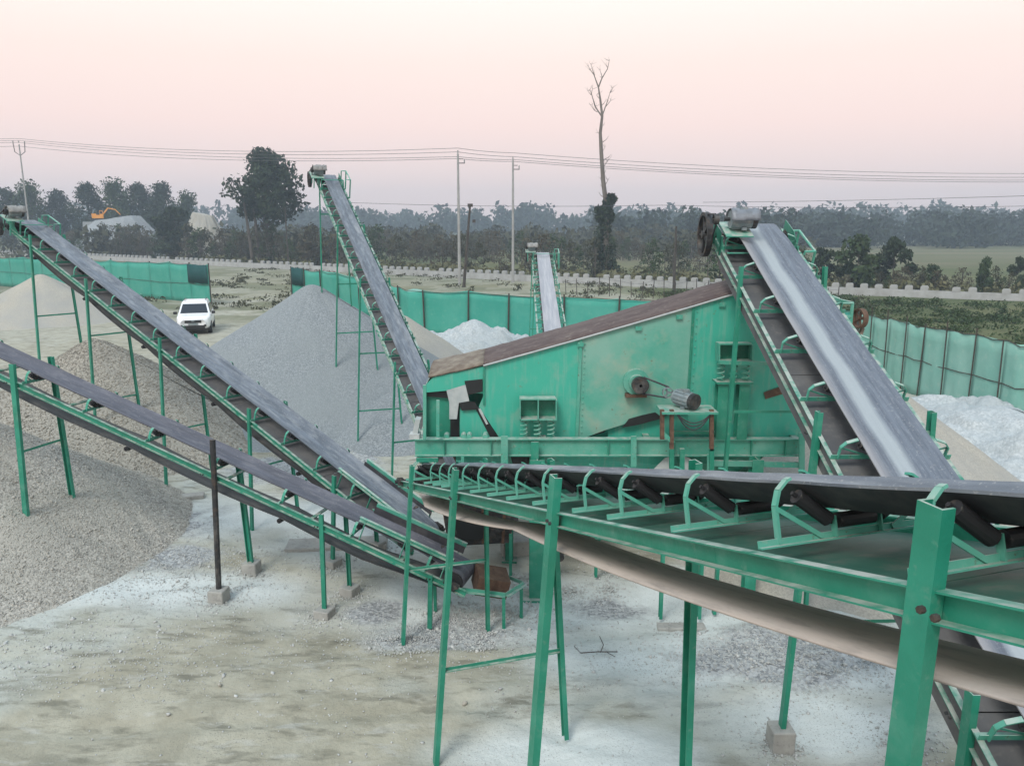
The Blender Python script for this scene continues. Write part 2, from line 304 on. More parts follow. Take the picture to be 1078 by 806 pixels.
def make_ground():
    n = 760
    u = np.linspace(-1, 1, n); w = np.linspace(0, 1, n)
    X = 5.0 * np.sinh(u * 7.0)
    Y = -6 + 6.0 * np.sinh(w * 6.75)
    XX, YY = np.meshgrid(X, Y, indexing='ij'); x = XX.ravel(); y = YY.ravel()
    z = ground_z(x, y)
    V = np.stack([x, y, z], 1)
    m = bpy.data.materials.new('site_ground'); m.use_nodes = True; nn = m.node_tree.nodes; l = m.node_tree.links
    b = nn['Principled BSDF']; b.inputs['Roughness'].default_value = .95; b.inputs['Specular IOR Level'].default_value = .15
    t = nn.new('ShaderNodeTexCoord')
    def noise(s, d, st=(1, 1, 1), rot=0):
        mp = nn.new('ShaderNodeMapping'); mp.inputs['Scale'].default_value = st; mp.inputs['Rotation'].default_value = (0, 0, rot)
        l.new(t.outputs['Object'], mp.inputs[0]); z_ = nn.new('ShaderNodeTexNoise'); z_.inputs['Scale'].default_value = s; z_.inputs['Detail'].default_value = d
        z_.inputs['Roughness'].default_value = .62; l.new(mp.outputs[0], z_.inputs[0]); return z_.outputs[0]
    def ramp(src, lo, hi, amt=1.0):
        r = nn.new('ShaderNodeMapRange'); r.inputs[1].default_value = lo; r.inputs[2].default_value = hi; r.inputs[4].default_value = amt
        l.new(src, r.inputs[0]); return r.outputs[0]
    def mul(a_, b_):
        k = nn.new('ShaderNodeMath'); k.operation = 'MULTIPLY'; l.new(a_, k.inputs[0]); l.new(b_, k.inputs[1]); return k.outputs[0]
    def mixc(f, a_, c):
        k = nn.new('ShaderNodeMix'); k.data_type = 'RGBA'; l.new(f, k.inputs[0])
        if isinstance(a_, tuple): k.inputs[6].default_value = (*a_, 1)
        else: l.new(a_, k.inputs[6])
        if isinstance(c, tuple): k.inputs[7].default_value = (*c, 1)
        else: l.new(c, k.inputs[7])
        return k.outputs[2]
    at_ = nn.new('ShaderNodeAttribute'); at_.attribute_name = 'zone'; sp = nn.new('ShaderNodeSeparateColor'); l.new(at_.outputs['Color'], sp.inputs[0])
    a2 = nn.new('ShaderNodeAttribute'); a2.attribute_name = 'zone2'; sp2 = nn.new('ShaderNodeSeparateColor'); l.new(a2.outputs['Color'], sp2.inputs[0])
    c = mixc(ramp(noise(.5, 6), .38, .62), (.45, .475, .44), (.38, .38, .315))
    c = mixc(sp.outputs[2], c, mixc(ramp(noise(1.3, 6), .4, .62), (.385, .37, .295), (.30, .285, .22)))
    c = mixc(ramp(noise(2.6, 7, (.5, 1.6, 1), .5), .52, .66, .8), c, (.16, .155, .12))
    c = mixc(ramp(noise(.8, 8, (.6, 1.5, 1), .2), .54, .66, .6), c, (.20, .195, .15))
    c = mixc(ramp(noise(3.1, 7, (.5, 1.5, 1), -.4), .56, .68, .6), c, (.44, .44, .40))
    c = mixc(sp2.outputs[0], c, mixc(ramp(noise(1.1, 6), .4, .65), (.62, .67, .665), (.53, .575, .565)))
    # gravel zone
    v = nn.new('ShaderNodeTexVoronoi'); v.inputs['Scale'].default_value = 24; l.new(t.outputs['Object'], v.inputs['Vector'])
    vs = nn.new('ShaderNodeSeparateColor'); l.new(v.outputs['Color'], vs.inputs[0])
    rr = nn.new('ShaderNodeValToRGB'); rr.color_ramp.elements[0].color = (.19, .20, .205, 1); rr.color_ramp.elements[1].color = (.45, .47, .47, 1); l.new(vs.outputs[0], rr.inputs[0])
    gm = ramp(mul(sp.outputs[0], ramp(noise(2.2, 6), .25, .6)), .12, .5)
    c = mixc(gm, c, rr.outputs[0])
    c = mixc(mul(ramp(noise(55, 3), .58, .66, .8), ramp(noise(.9, 4), .35, .6)), c, (.16, .16, .15))
    # vegetation
    g = mixc(ramp(noise(.06, 6, (.4, 1, 1)), .4, .6), (.085, .105, .045), (.17, .165, .085))
    g = mixc(ramp(noise(.5, 6), .45, .65, .7), g, (.06, .07, .035))
    c = mixc(sp.outputs[1], c, g)
    gf = mixc(ramp(noise(.03, 4, (.3, 2.2, 1)), .42, .58), (.11, .12, .06), (.16, .145, .09))
    c = mixc(sp2.outputs[1], c, gf)
    l.new(c, b.inputs['Base Color'])
    bp = nn.new('ShaderNodeBump'); bp.inputs['Strength'].default_value = .55; bp.inputs['Distance'].default_value = .05
    l.new(noise(9, 8), bp.inputs['Height']); l.new(bp.outputs[0], b.inputs['Normal'])
    me = grid_mesh('ground', V, n, n, m)
    def blob(cx, cy, rx, ry, seed): 
        d = np.hypot((x - cx) / rx, (y - cy) / ry) + (fbm(x, y, 1.2, 3, seed) - .5) * .9
        return np.clip((1.25 - d) / .8, 0, 1)
    P = lambda a_, b_: gnd(a_, b_)
    grav = np.zeros(len(x))
    for px, py, rx, ry in [(470, 668, 1.1, .55), (835, 688, 1.7, .8), (740, 700, .5, .3), (185, 590, .9, .7), (395, 640, .5, .4), (640, 640, .8, .4), (330, 490, 2.2, 1.3), (110, 560, 2, 1.5)]:
        p = P(px, py); grav = np.maximum(grav, blob(p.x, p.y, rx, ry, int(px)))
    dust = np.zeros(len(x))
    for px, py, rx, ry in [(620, 640, 2.6, 1.0), (600, 790, 1.6, .55), (860, 760, 1.6, .7), (420, 560, 2.4, 1.6), (700, 690, 1.8, 1.0), (500, 620, 2.2, .8), (720, 640, 2.4, 1.2), (900, 700, 1.6, 1.0), (980, 470, 4.5, 5.0), (1060, 520, 4, 4), (530, 385, 7, 5), (200, 620, 2.4, .7), (330, 545, 3, 1.3), (560, 640, 3.4, 1.1), (780, 620, 2, 1)]:
        p = P(px, py); dust = np.maximum(dust, blob(p.x, p.y, rx, ry, int(px) + 5) * .82)
    ry_ = road_y(x)
    veg = np.clip((y - ry_ + 2 + (fbm(x, y, 5, 3, 40) - .5) * 8) / 4, 0, 1)
    # overgrown ditch on the near side of the road, to the right
    d2 = np.clip((y - (ry_ - 36 + (fbm(x, y, 6, 3, 31) - .5) * 7)) / 3, 0, 1) * np.clip((x - 8 + (fbm(x, y, 5, 2, 8) - .5) * 10) / 6, 0, 1)
    veg = np.maximum(veg, d2)
    tufts = np.clip((fbm(x, y, 3.2, 4, 61) - .47) / .09, 0, 1) * np.clip((y - 46) / 8, 0, 1)
    veg = np.maximum(veg, tufts * .7)
    veg = np.maximum(veg, .42 * np.clip((y - 58) / 14, 0, 1) * np.clip(.4 + fbm(x, y, 7, 3, 90), 0, 1))
    field = np.clip((y - 105 - fbm(x, y, 20, 2, 2) * 20) / 20, 0, 1) * np.clip((x + 5) / 15, 0, 1)
    tan = np.clip((fbm(x, y, 4.5, 4, 51) - .42) / .12, 0, 1); tan = np.maximum(tan, np.clip((y - 26) / 6, 0, 1) * .8)
    for nm, arr in (('zone', (grav, veg, tan)), ('zone2', (dust, field, 0 * x))):
        ca = me.color_attributes.new(nm, 'FLOAT_COLOR', 'POINT')
        ca.data.foreach_set('color', np.stack([arr[0], arr[1], arr[2], np.ones(len(x))], 1).astype(np.float32).ravel())
    o = link('ground', me); tag(o, 'dusty crushed stone yard floor running out to fields', None, None, 'structure')
make_ground()
def gz(x, y): return float(ground_z(np.array([x], float), np.array([y], float))[0])

# ------------------------------------------------------------------ stone piles
def stones_mesh(pts, sizes, name, m, rng):
    base = np.array([(1, 0, 0), (-1, 0, 0), (0, 1, 0), (0, -1, 0), (0, 0, 1), (0, 0, -1)], float)
    fc = np.array([(0, 2, 4), (2, 1, 4), (1, 3, 4), (3, 0, 4), (2, 0, 5), (1, 2, 5), (3, 1, 5), (0, 3, 5)])
    n = len(pts); ax = rng.uniform(.55, 1.25, (n, 1, 3)); jit = rng.normal(0, .16, (n, 6, 3))
    V = base[None] * ax + jit
    q = rng.normal(size=(n, 4)); q /= np.linalg.norm(q, axis=1)[:, None]; w, a_, b_, c_ = q.T
    M = np.stack([1 - 2 * (b_ * b_ + c_ * c_), 2 * (a_ * b_ - c_ * w), 2 * (a_ * c_ + b_ * w), 2 * (a_ * b_ + c_ * w), 1 - 2 * (a_ * a_ + c_ * c_), 2 * (b_ * c_ - a_ * w), 2 * (a_ * c_ - b_ * w), 2 * (b_ * c_ + a_ * w), 1 - 2 * (a_ * a_ + b_ * b_)], 1).reshape(n, 3, 3)
    V = np.einsum('nij,nkj->nki', M, V) * sizes[:, None, None] + pts[:, None, :]
    F = (fc[None] + (np.arange(n) * 6)[:, None, None]).reshape(-1, 3)
    me = bpy.data.meshes.new(name); me.vertices.add(n * 6); me.vertices.foreach_set('co', V.astype(np.float32).ravel())
    me.loops.add(F.size); me.loops.foreach_set('vertex_index', F.ravel().astype(np.int32))
    me.polygons.add(len(F)); me.polygons.foreach_set('loop_start', np.arange(0, F.size, 3, dtype=np.int32))
    me.materials.append(m); me.update(calc_edges=True); return me
def pile(name, label, cx, cy, r, h, m, seed, rough=.05, stones=0, ssize=(.015, .04), squash=1.0, rot=0, cat='gravel pile', stone_mat=None, ruggedness=0, cap=None):
    root = thing(name, label, cat, (cx, cy, 0), rot)
    nr, na = 90, 180
    tt = np.linspace(0, 1, nr); aa = np.linspace(0, 2 * np.pi, na)
    T, A = np.meshgrid(tt, aa, indexing='ij')
    Ra = r * (1 + .10 * (fbm(np.cos(A) * 3 + seed, np.sin(A) * 3 + seed, 1.5, 3, seed) - .5))
    rad = T * Ra * 1.08
    x = rad * np.cos(A); y = rad * np.sin(A) * squash
    s = T * 1.08
    prof = np.where(s < .06, 1 - s * s / .12 - .03 + .0, 1 - s)          # rounded apex
    prof = np.where(s < .06, .97 - (s / .06) ** 2 * .03, prof)
    prof = np.where(s > .88, .12 * np.clip((1.08 - s) / .2, 0, 1) ** 1.6, prof)   # flared toe
    z = h * prof
    z += (fbm(x + cx, y + cy, r * .5, 4, seed) - .5) * h * rough * 3 * np.sin(np.clip(s, 0, 1) * np.pi)
    gul = fbm(A * 5 / (2 * np.pi) * 6, s * 1.2, 1.0, 3, seed + 4)      # faint radial run-out streaks
    z += (gul - .5) * h * rough * 1.2 * np.sin(np.clip(s, 0, 1) * np.pi)
    if ruggedness: z += (np.abs(fbm(x + cx, y + cy, 1.3, 5, seed + 8) - .5) * 2.4 - .35) * ruggedness * 1.5 * np.sin(np.clip(s, 0, 1) * np.pi)
    z -= .05 * np.clip((s - .95) / .13, 0, 1) * 2
    if cap: z = np.minimum(z, cap[0] + cap[1] * x + (fbm(x, y, 2, 3, seed) - .5) * .5)
    ca, sa = math.cos(rot), math.sin(rot)
    z += ground_z(cx + x * ca - y * sa, cy + x * sa + y * ca) * np.clip((s - .6) / .4, 0, 1)
    V = np.stack([x.ravel(), y.ravel(), z.ravel()], 1)
    me = grid_mesh('stone_heap', V, nr, na, m); link('stone_heap', me, root)
    if stones:
        rng = np.random.default_rng(seed)
        k = int(stones); ti = np.sqrt(rng.random(k)) * .985; ai = rng.random(k) * 2 * np.pi
        i0 = ti * (nr - 1); j0 = ai / (2 * np.pi) * (na - 1); i = i0.astype(int); j = j0.astype(int)
        i = np.clip(i, 0, nr - 2); j = np.clip(j, 0, na - 2); fi = (i0 - i)[:, None]; fj = (j0 - j)[:, None]
        G = V.reshape(nr, na, 3)
        p = G[i, j] * (1 - fi) * (1 - fj) + G[i + 1, j] * fi * (1 - fj) + G[i, j + 1] * (1 - fi) * fj + G[i + 1, j + 1] * fi * fj
        sz = rng.uniform(*ssize, k) ; sz *= np.where(rng.random(k) < .04, 1.8, 1)
        o = link('loose_stones', stones_mesh(p + np.array([0, 0, .3]) * sz[:, None], sz, 'loose_stones', stone_mat or m, rng), root); tag(o, kind='stuff')
    return root
S_GREY = gravel_mat('loose_stone_grey', (.24, .235, .215), (.55, .53, .48), (.38, .37, .335), 14, (.41, .40, .355), .1)
S_TAN = gravel_mat('loose_stone_tan', (.18, .17, .15), (.46, .43, .37), (.31, .29, .245), 12, (.34, .32, .27), .1)
pile('gravel_pile', 'large grey gravel pile at the left edge beneath the lower left conveyor', -11.1, 14.0, 4.5, 3.0, G_GREY, 11, .03, 50000, (.008, .019), stone_mat=S_GREY)
pile('gravel_pile', 'coarse tan-grey stone pile behind and between the two left conveyors', -11.9, 21.6, 4.9, 2.95, G_TAN, 12, .04, 34000, (.011, .025), stone_mat=S_TAN)
pile('gravel_pile', 'big blue-grey chip cone beneath the head of the tall rear conveyor', -6.9, 26.6, 6.3, 4.15, G_BLUE, 13, .025)
pile('sand_pile', 'pale beige and grey sand pile behind the tall end of the left conveyor', -30.5, 50, 5.4, 3.05, G_SAND, 14, .03, cat='sand pile')
pile('gravel_pile', 'small pale grey pile cut by the left edge beside the beige sand', -34.6, 48.5, 3.4, 2.75, G_BLUE, 19, .03)
pile('sand_pile', 'small beige sand cone right behind the tall rear conveyor belt', -4.6, 32.5, 3.3, 2.35, G_SAND, 15, .03, cat='sand pile')
pile('stone_dust_pile', 'lumpy whitish stone dust heap behind the low end of the screen', -1.8, 36.5, 4.6, 1.7, G_DUST, 16, .10, ruggedness=.5, cat='dust pile')
pile('stone_dust_pile', 'low pale stone dust heap around the legs of the small rear conveyor', 2.6, 34.5, 3.4, 1.35, G_DUST, 17, .10, ruggedness=.4, cat='dust pile')
pile('sand_pile', 'beige fan shaped sand pile right of the widest conveyor', 7.0, 15.6, 4.7, 3.45, G_SAND, 18, .04, cat='sand pile')
pile('stone_dust_pile', 'bumpy white stone dust mound along the right green fence', 13.6, 20.5, 4.2, 1.15, G_DUST, 22, .12, ruggedness=.45, cat='dust pile', squash=1.5)
pile('gravel_pile', 'small grey chip pile partly hidden behind the legs of the tall rear conveyor', -3.0, 22.5, 2.8, 1.5, G_BLUE, 23, .04)
pile('gravel_pile', 'distant long grey stone heap with an orange machine behind it', -83, 166, 11, 13, G_FAR, 24, .07, cap=(7.6, .15))
pile('sand_pile', 'distant pale heap left of the big round tree', -64, 163, 6.0, 12, G_SAND, 25, .12, cat='sand pile', cap=(8.4, -.2))

S_PALE = gravel_mat('loose_stone_pale', (.33, .34, .33), (.58, .60, .58), (.45, .46, .45), 14, (.46, .47, .45), .1)
# loose stones scattered over the yard
def scatter():
    rng = np.random.default_rng(3); pts = []; sz = []
    zones = [(gnd(470, 665), 1.3, .7, 2600), (gnd(835, 690), 2.0, 1.0, 3600), (gnd(185, 600), 1.8, 1.4, 3000), (gnd(90, 690), 2.2, 1.0, 1500), (gnd(330, 495), 3.0, 1.6, 1500), (gnd(400, 700), 4, 2.2, 700), (gnd(640, 680), 3.5, 1.6, 500), (gnd(300, 640), 3.2, 2, 600)]
    for p, rx, ry, k in zones:
        a_ = rng.normal(0, .55, (k, 2)) * (rx, ry); x = p.x + a_[:, 0]; y = p.y + a_[:, 1]
        pts.append(np.stack([x, y, ground_z(x, y) + .004], 1)); s = rng.uniform(.006, .022, k); s *= np.where(rng.random(k) < .02, 2.4, 1); sz.append(s)
    o = link('scattered_stones', stones_mesh(np.concatenate(pts), np.concatenate(sz) * .85, 'scattered_stones', S_PALE, rng))
    tag(o, 'loose chips scattered over the dusty yard floor', 'stones', None, 'stuff')
    for (px, py, s, lb) in [(490, 738, .09, 'pale fist sized rock lying right of the slim front leg'), (232, 724, .05, 'small pale stone on bare dirt in the lower left foreground')]:
        p = gnd(px, py); me = stones_mesh(np.array([[0, 0, s * .5]]), np.array([s]), 'rock', G_SAND, rng)
        o = link('rock', me, None, (p.x, p.y, gz(p.x, p.y))); b = o.modifiers.new('s', 'SUBSURF'); b.levels = 2; b.render_levels = 2
        tag(o, lb, 'rock')
scatter()
# dry twig lying on the dust
def twig():
    p = gnd(632, 690); m = MB()
    z = .05
    m.path([(-.28, .02, z), (-.05, .0, z + .03), (.25, .05, z)], .008, 5); m.path([(.0, 0, z + .02), (.06, .15, z + .05), (.02, .3, z + .1)], .006, 5)
    m.path([(-.28, .02, z), (-.36, .16, z + .02)], .005, 5); m.path([(.1, .03, z), (.2, -.08, z)], .005, 5)
    o = m.build('twig', WOODP); o.location = (p.x, p.y, gz(p.x, p.y)); tag(o, 'dark forked twig lying on the white dust below the sagging belt', 'twig')
twig()

# ------------------------------------------------------------------ conveyors
def roller_mesh(L, r, name='roller'):
    m = MB(); m.tube((0, -L / 2, 0), (0, L / 2, 0), r, seg=12); m.tube((0, -L / 2 - .025, 0), (0, L / 2 + .025, 0), r * .3, seg=6)
    return m.mesh(name, ROLL, False)
def wheel_mb(c, r, w, ax=(0, 1, 0), spokes=5):
    m = MB(); c = Vector(c); ax = Vector(ax)
    d, x, z = MB.frame(c, c + ax); n = 24
    vs = []
    for rr, ww in ((r, -w / 2), (r, w / 2), (r * .86, w / 2), (r * .86, -w / 2)):
        vs += [c + d * ww + (x * math.cos(2 * math.pi * i / n) + z * math.sin(2 * math.pi * i / n)) * rr for i in range(n)]
    m.add(vs, [(k * n + i, k * n + (i + 1) % n, ((k + 1) % 4) * n + (i + 1) % n, ((k + 1) % 4) * n + i) for k in range(4) for i in range(n)])
    m.tube(c - d * w * .6, c + d * w * .6, r * .18, seg=10)
    for k in range(spokes):
        t = 2 * math.pi * k / spokes; e = c + (x * math.cos(t) + z * math.sin(t)) * r * .88
        m.bar(c, e, w * .4, r * .12, up=d)
    return m
def motor_parts(root, c, ax, r, L, m=None, name='motor'):
    c = Vector(c); ax = Vector(ax).normalized(); b = MB()
    b.tube(c - ax * L / 2, c + ax * L * .32, r, seg=16)
    d, x, z = MB.frame(c, c + ax)
    for k in range(14):
        t = 2 * math.pi * k / 14; o = (x * math.cos(t) + z * math.sin(t)) * r
        b.bar(c - ax * L * .42 + o, c + ax * L * .26 + o, r * .06, r * .2, up=o)
    b.box(c + Vector((0, 0, r * 1.05)), (r * .8, r * .8, r * .5))
    for s in (-1, 1): b.box(c - Vector((0, 0, r * 1.05)) + x * s * r * .6, (r * .5, r * .5, r * .3))
    o = b.build(name, m or MOTOR, root)
    f = MB(); f.tube(c + ax * L * .325, c + ax * L * .5, r * 1.04, seg=16); f.build('fan_cover', STEEL_D, o)
    s = MB(); s.tube(c - ax * L * .72, c - ax * L * .505, r * .2, seg=8); s.build('shaft', STEEL_D, o)
    return o

SPILLS = []
def conveyor(name, label, T, H, hw=.42, bw=.55, ch=.10, step=1.0, bents=(), ret=.3, sag=.05, trough=.16, wing_h=.30, green=GREEN, gl=GREEN_L,
             drive_side=1, drive='std', detail=2, rollers=True, belt_mat=None, leg_w=.09, skirt=None, ret_mat=None, idl_s=None, lat=0, tail_leg=True, ret_sup=3.0, ret_tilt=0, ret_roll=True, belt_dz=0, ret_w=1.02, br_w=.02, ba_w=.055, over=.05, deck=None, yin=.02, arch=.035, side=None, fdrop=0, ret_lat=0, rol_r=.040, near=-1, truss=False, wheel_r=.26, rail=True, seed=1):
    """T,H: stringer-top centre points at tail and head. local x runs tail->head"""
    T = Vector(T); H = Vector(H); dx, dy = H.x - T.x, H.y - T.y; Lh = math.hypot(dx, dy); al = math.atan2(H.z - T.z, Lh); L = Lh / math.cos(al)
    root = thing(name, label, 'conveyor', (T.x, T.y, 0), math.atan2(dy, dx))
    ca, sa = math.cos(al), math.sin(al); zb = T.z
    def P(s, y, n): return Vector((s * ca - n * sa, y, zb + s * sa + n * ca))
    rot = Matrix.Rotation(-al, 4, 'Y')
    rng = random.Random(seed)
    wz = wing_h; cz = wz - trough
    # ---- carrying belt
    if idl_s is None:
        idl_s = []; s = .45
        while s < L - .35: idl_s.append(s); s += step
    cz += belt_dz; wz += belt_dz
    prof = [(-bw / 2, wz), (-bw / 2 + bw * .16, wz - trough * .55), (-bw * .2, cz + .01), (0, cz - .004), (bw * .2, cz + .01), (bw / 2 - bw * .16, wz - trough * .55 - fdrop * .45), (bw / 2, wz - fdrop)]
    NS = max(24, int(L / .14)); pts = []
    th = .012
    drum = .15
    for off in (0, -th):
        for i in range(NS + 1):
            s = L * i / NS
            e = min(1, max(0, min(s, L - s) / .8)); flat = e * e * (3 - 2 * e)
            k = 0
            for q in range(len(idl_s) - 1):
                if idl_s[q] <= s <= idl_s[q + 1]:
                    f = (s - idl_s[q]) / (idl_s[q + 1] - idl_s[q]); k = 4 * f * (1 - f) * (idl_s[q + 1] - idl_s[q]); break
            for j, (y, n) in enumerate(prof):
                yy = y * (1 + (1 - flat) * .04); nn_ = (cz + .02) * (1 - flat) + n * flat
                edge = abs(y) / (bw / 2)
                nn_ -= k * (.006 if trough < .14 else .02) * (.4 + .6 * edge) 
                pts.append(P(s, yy + lat, nn_ + off))
    np_ = len(prof); f = []; B = (NS + 1) * np_
    for i in range(NS):
        for j in range(np_ - 1):
            a_ = i * np_ + j; f.append((a_, a_ + np_, a_ + np_ + 1, a_ + 1)); f.append((B + a_ + 1, B + a_ + np_ + 1, B + a_ + np_, B + a_))
        for j in (0, np_ - 1):
            a_ = i * np_ + j; q = (a_, B + a_, B + a_ + np_, a_ + np_); f.append(q if j == 0 else q[::-1])
    mb = MB(); mb.v = [tuple(p) for p in pts]; mb.f = f
    for s0, sg in ((0, -1), (L, 1)):
        vs = []; n = 10; rr = (cz + .02 + .17) / 2; cc = (cz + .02) - rr
        for k in range(n + 1):
            t = math.pi * k / n
            for y in (-bw / 2, bw / 2):
                for r_ in (rr, rr - th): vs.append(P(s0 + sg * math.sin(t) * r_, y + lat, cc + math.cos(t) * r_))
        ff = []
        for k in range(n):
            a_ = 4 * k; ff += [(a_, a_ + 4, a_ + 6, a_ + 2), (a_ + 1, a_ + 3, a_ + 7, a_ + 5), (a_, a_ + 1, a_ + 5, a_ + 4), (a_ + 2, a_ + 6, a_ + 7, a_ + 3)]
        mb.add(vs, ff)
    bo_ = mb.build('belt', belt_mat or RUBBER, root, True); bo_.data.set_sharp_from_angle(angle=R(11))
    bo_.data.materials.append(RUBBER_D); mi_ = np.zeros(len(bo_.data.polygons), dtype=np.int32); k_ = NS * (np_ - 1)
    for i in range(NS):
        a_ = i * ((np_ - 1) * 2 + 2); mi_[a_ + 1:a_ + (np_ - 1) * 2:2] = 1      # underside faces of the belt take the darker rubber
    bo_.data.polygons.foreach_set('material_index', mi_)
    # ---- return strand, hanging between its rollers
    n = max(30, int(L / .15)); r1 = MB(); vs = []
    for off in (0, -th):
        for i in range(n + 1):
            s = L * i / n; e = min(1, min(s, L - s) / 1.5)
            ph = (s % ret_sup) / ret_sup; dz = -.19 - (ret - .19) * e - sag * 4 * ph * (1 - ph) * e
            for j in range(7):
                y = -bw / 2 + bw * j / 6; vs.append(P(s, y * ret_w + lat + ret_lat * e, dz + off - ret_tilt * (y / bw + .5) * e + arch * e * (1 - (y / (bw / 2)) ** 2) - .02 * e))
    B = (n + 1) * 7; ff = []
    for i in range(n):
        for j in range(6):
            a_ = i * 7 + j; ff.append((a_, a_ + 7, a_ + 8, a_ + 1)); ff.append((B + a_ + 1, B + a_ + 8, B + a_ + 7, B + a_))
        for j in (0, 6):
            a_ = i * 7 + j; ff.append((a_, B + a_, B + a_ + 7, a_ + 7))
    r1.add(vs, ff); r1.build('return_belt', ret_mat or RET, root, True)
    # ---- stringers
    for sd_ in (-1, 1):
        st = MB(); s0 = -.25
        while s0 < L + .2:
            s1 = min(s0 + 3.0, L + .25); st.channel(P(s0 + .002, sd_ * hw, -ch / 2), P(s1 - .004, sd_ * hw, -ch / 2), .05, ch, .007, up=(-sa, 0, ca), flip=-sd_ if True else 1); s0 = s1
        so_ = st.build('stringer', green if True else gl, root)
        s0 = 2.75
        while s0 < L:
            sp_ = MB(); sp_.box(P(s0, sd_ * (hw + .004), -ch / 2), (.22, .008, ch * .8), rot.to_3x3()); s0 += 3.0; sp_.build('splice_plate', green, so_)
    if truss:
        for sd_ in (-1, 1):
            t = MB(); s0 = .1; up_ = True
            lo = -ch - .28
            t.bar(P(0, sd_ * hw, lo), P(L, sd_ * hw, lo), .04, .04)
            while s0 < L - .7:
                t.bar(P(s0, sd_ * hw, -ch if up_ else lo), P(s0 + .6, sd_ * hw, lo if up_ else -ch), .025, .025); up_ = not up_; s0 += .6
            t.build('lower_chord', green, root)
    # ---- cross members
    cm = MB(); s = .9; cm.bar((0, -hw + .01, -ch + .012), (0, hw - .01, -ch + .012), .05, .02); cme = cm.mesh('cross_member', green)
    while s < L: link('cross_member', cme, root, P(s, 0, 0), (0, -al, 0)); s += 1.6
    if deck:
        s0 = .8
        while s0 < L - .6:
            s1 = min(s0 + 1.5, L - .5); k = MB(); k.box(P((s0 + s1) / 2, 0, -ch + .03), (s1 - s0 - .012, 2 * hw - .02, .005), rot.to_3x3()); k.build('deck_plate', deck, root); s0 += 1.5
    if side:
        for sd_ in (-1, 1):
            k = MB(); k.bar(P(.2, sd_ * (hw + .006), -ch / 2 - .10), P(L - .4, sd_ * (hw + .006), -ch / 2 - .10), .008, ch + .16, up=(-sa, 0, ca)); k.build('side_plate', side, root)
    # ---- idlers
    wz -= belt_dz; fr = MB(); yo = hw + over
    if detail >= 1:
        fr.angle((0, -yo, .004), (0, yo, .004), ba_w, .007, fx=1, fz=1)
        for sd_ in (-1, 1):
            yb = sd_ * (hw - yin); yt = sd_ * (bw / 2 + .045)
            wz_ = wz; wz = wz - (fdrop if sd_ > 0 else 0)
            pr = [(0.0, yb, .012), (0, yb, wz * .64), (0, yb + (yt - yb) * .35, wz * .88), (0, yt, wz + .005), (0, yt - sd_ * .02, wz + .012)]
            for a_, b_ in zip(pr[:-1], pr[1:]): fr.bar(a_, b_, .045 if detail > 1 else .05, .012, up=(1, 0, 0)) if False else fr.prism(a_, b_, [(-.006, -br_w), (.006, -br_w), (.006, br_w), (-.006, br_w)], up=(1, 0, 0))
            fr.bar((.012, yb, wz * .6), (.012, sd_ * .18, .02), .008, .02)
            wz = wz_
            for yi in (.5 * bw * .42,):
                fr.bar((.012, sd_ * yi, .012), (.012, sd_ * yi, cz - .03), .03, .008)
    fme = fr.mesh('idler_frame', gl)
    a0 = bw * .2; wl = math.hypot(bw / 2 - a0, trough); wa = math.atan2(trough, bw / 2 - a0)
    cr_ = roller_mesh(bw * .4 - .04, rol_r); wr = roller_mesh(wl - .03, rol_r)
    for s in idl_s:
        fo = link('idler', fme, root, P(s, lat * .0, 0), (0, -al, 0))
        if rollers:
            link('roller', cr_, fo, (0, lat, cz - .055))
            for sd_ in (-1, 1):
                link('roller', wr, fo, (0, lat + sd_ * (a0 + wl / 2 * math.cos(wa) + .012), cz - .055 + wl / 2 * math.sin(wa) * (1 if sd_ < 0 else 1 - fdrop / trough)), (sd_ * wa * (1 if sd_ < 0 else 1 - fdrop / trough), 0, 0))
    # return rollers
    rme = roller_mesh(bw * 1.15, .04, 'return_roller'); s = ret_sup
    while s < L - .8 and ret_roll:
        link('return_roller', rme, root, P(s, lat, -ret - .02 - .05), (0, -al, 0))
        s += ret_sup
    # ---- bents
    for bt in bents:
        s = bt[0]; spn, spf = bt[1], bt[2]; top = bt[3] if len(bt) > 3 else .22; w = bt[4] if len(bt) > 4 else leg_w; sides = bt[5] if len(bt) > 5 else (-1, 1)
        ties = bt[6] if len(bt) > 6 else (.45,); dark = bt[7] if len(bt) > 7 else False
        ends = {}
        for sd_ in sides:
            sp_ = spn if sd_ < 0 else spf
            a_ = P(s, sd_ * (hw + w * .34 + .004), top if not (dark and sd_ != near) else .12); g = Vector((a_.x + rng.uniform(-.04, .04), a_.y + sd_ * sp_, 0))
            wp = root_xy(root, g); g.z = max(gz(*wp), float(pile_ground(*wp)) * 0) + .0
            fo = bt[8] if len(bt) > 8 else (.16 if rng.random() < .6 else 0)
            lg = MB()
            ax_ = (a_ - g).normalized(); base = g + ax_ * (fo * .8)
            if dark and sd_ == near: lg.tube(base, a_, w * .45, seg=10)
            else:
                h_ = w / 2
                lg.prism(base, a_, [(-h_, -h_ * .55), (h_, -h_ * .55), (h_, h_ * .55), (h_ - .01, h_ * .55), (h_ - .01, -h_ * .55 + .01), (-h_ + .01, -h_ * .55 + .01), (-h_ + .01, h_ * .55), (-h_, h_ * .55)], up=(0, -sd_, 0) if True else (1, 0, 0))
            lo_ = lg.build('leg', STEEL_D if (dark and sd_ == near) else green, root)
            if dark and sd_ == near: tag(lo_, 'dark unpainted pipe leg')
            if detail > 1:
                bl = MB()
                q = P(s, sd_ * (hw + w + .012), -ch / 2)
                for dxx in (-.025, .025): bl.tube(q + Vector((dxx, 0, 0)), q + Vector((dxx, sd_ * .018, 0)), .012, seg=6)
                bl.build('bolts', STEEL_D, lo_)
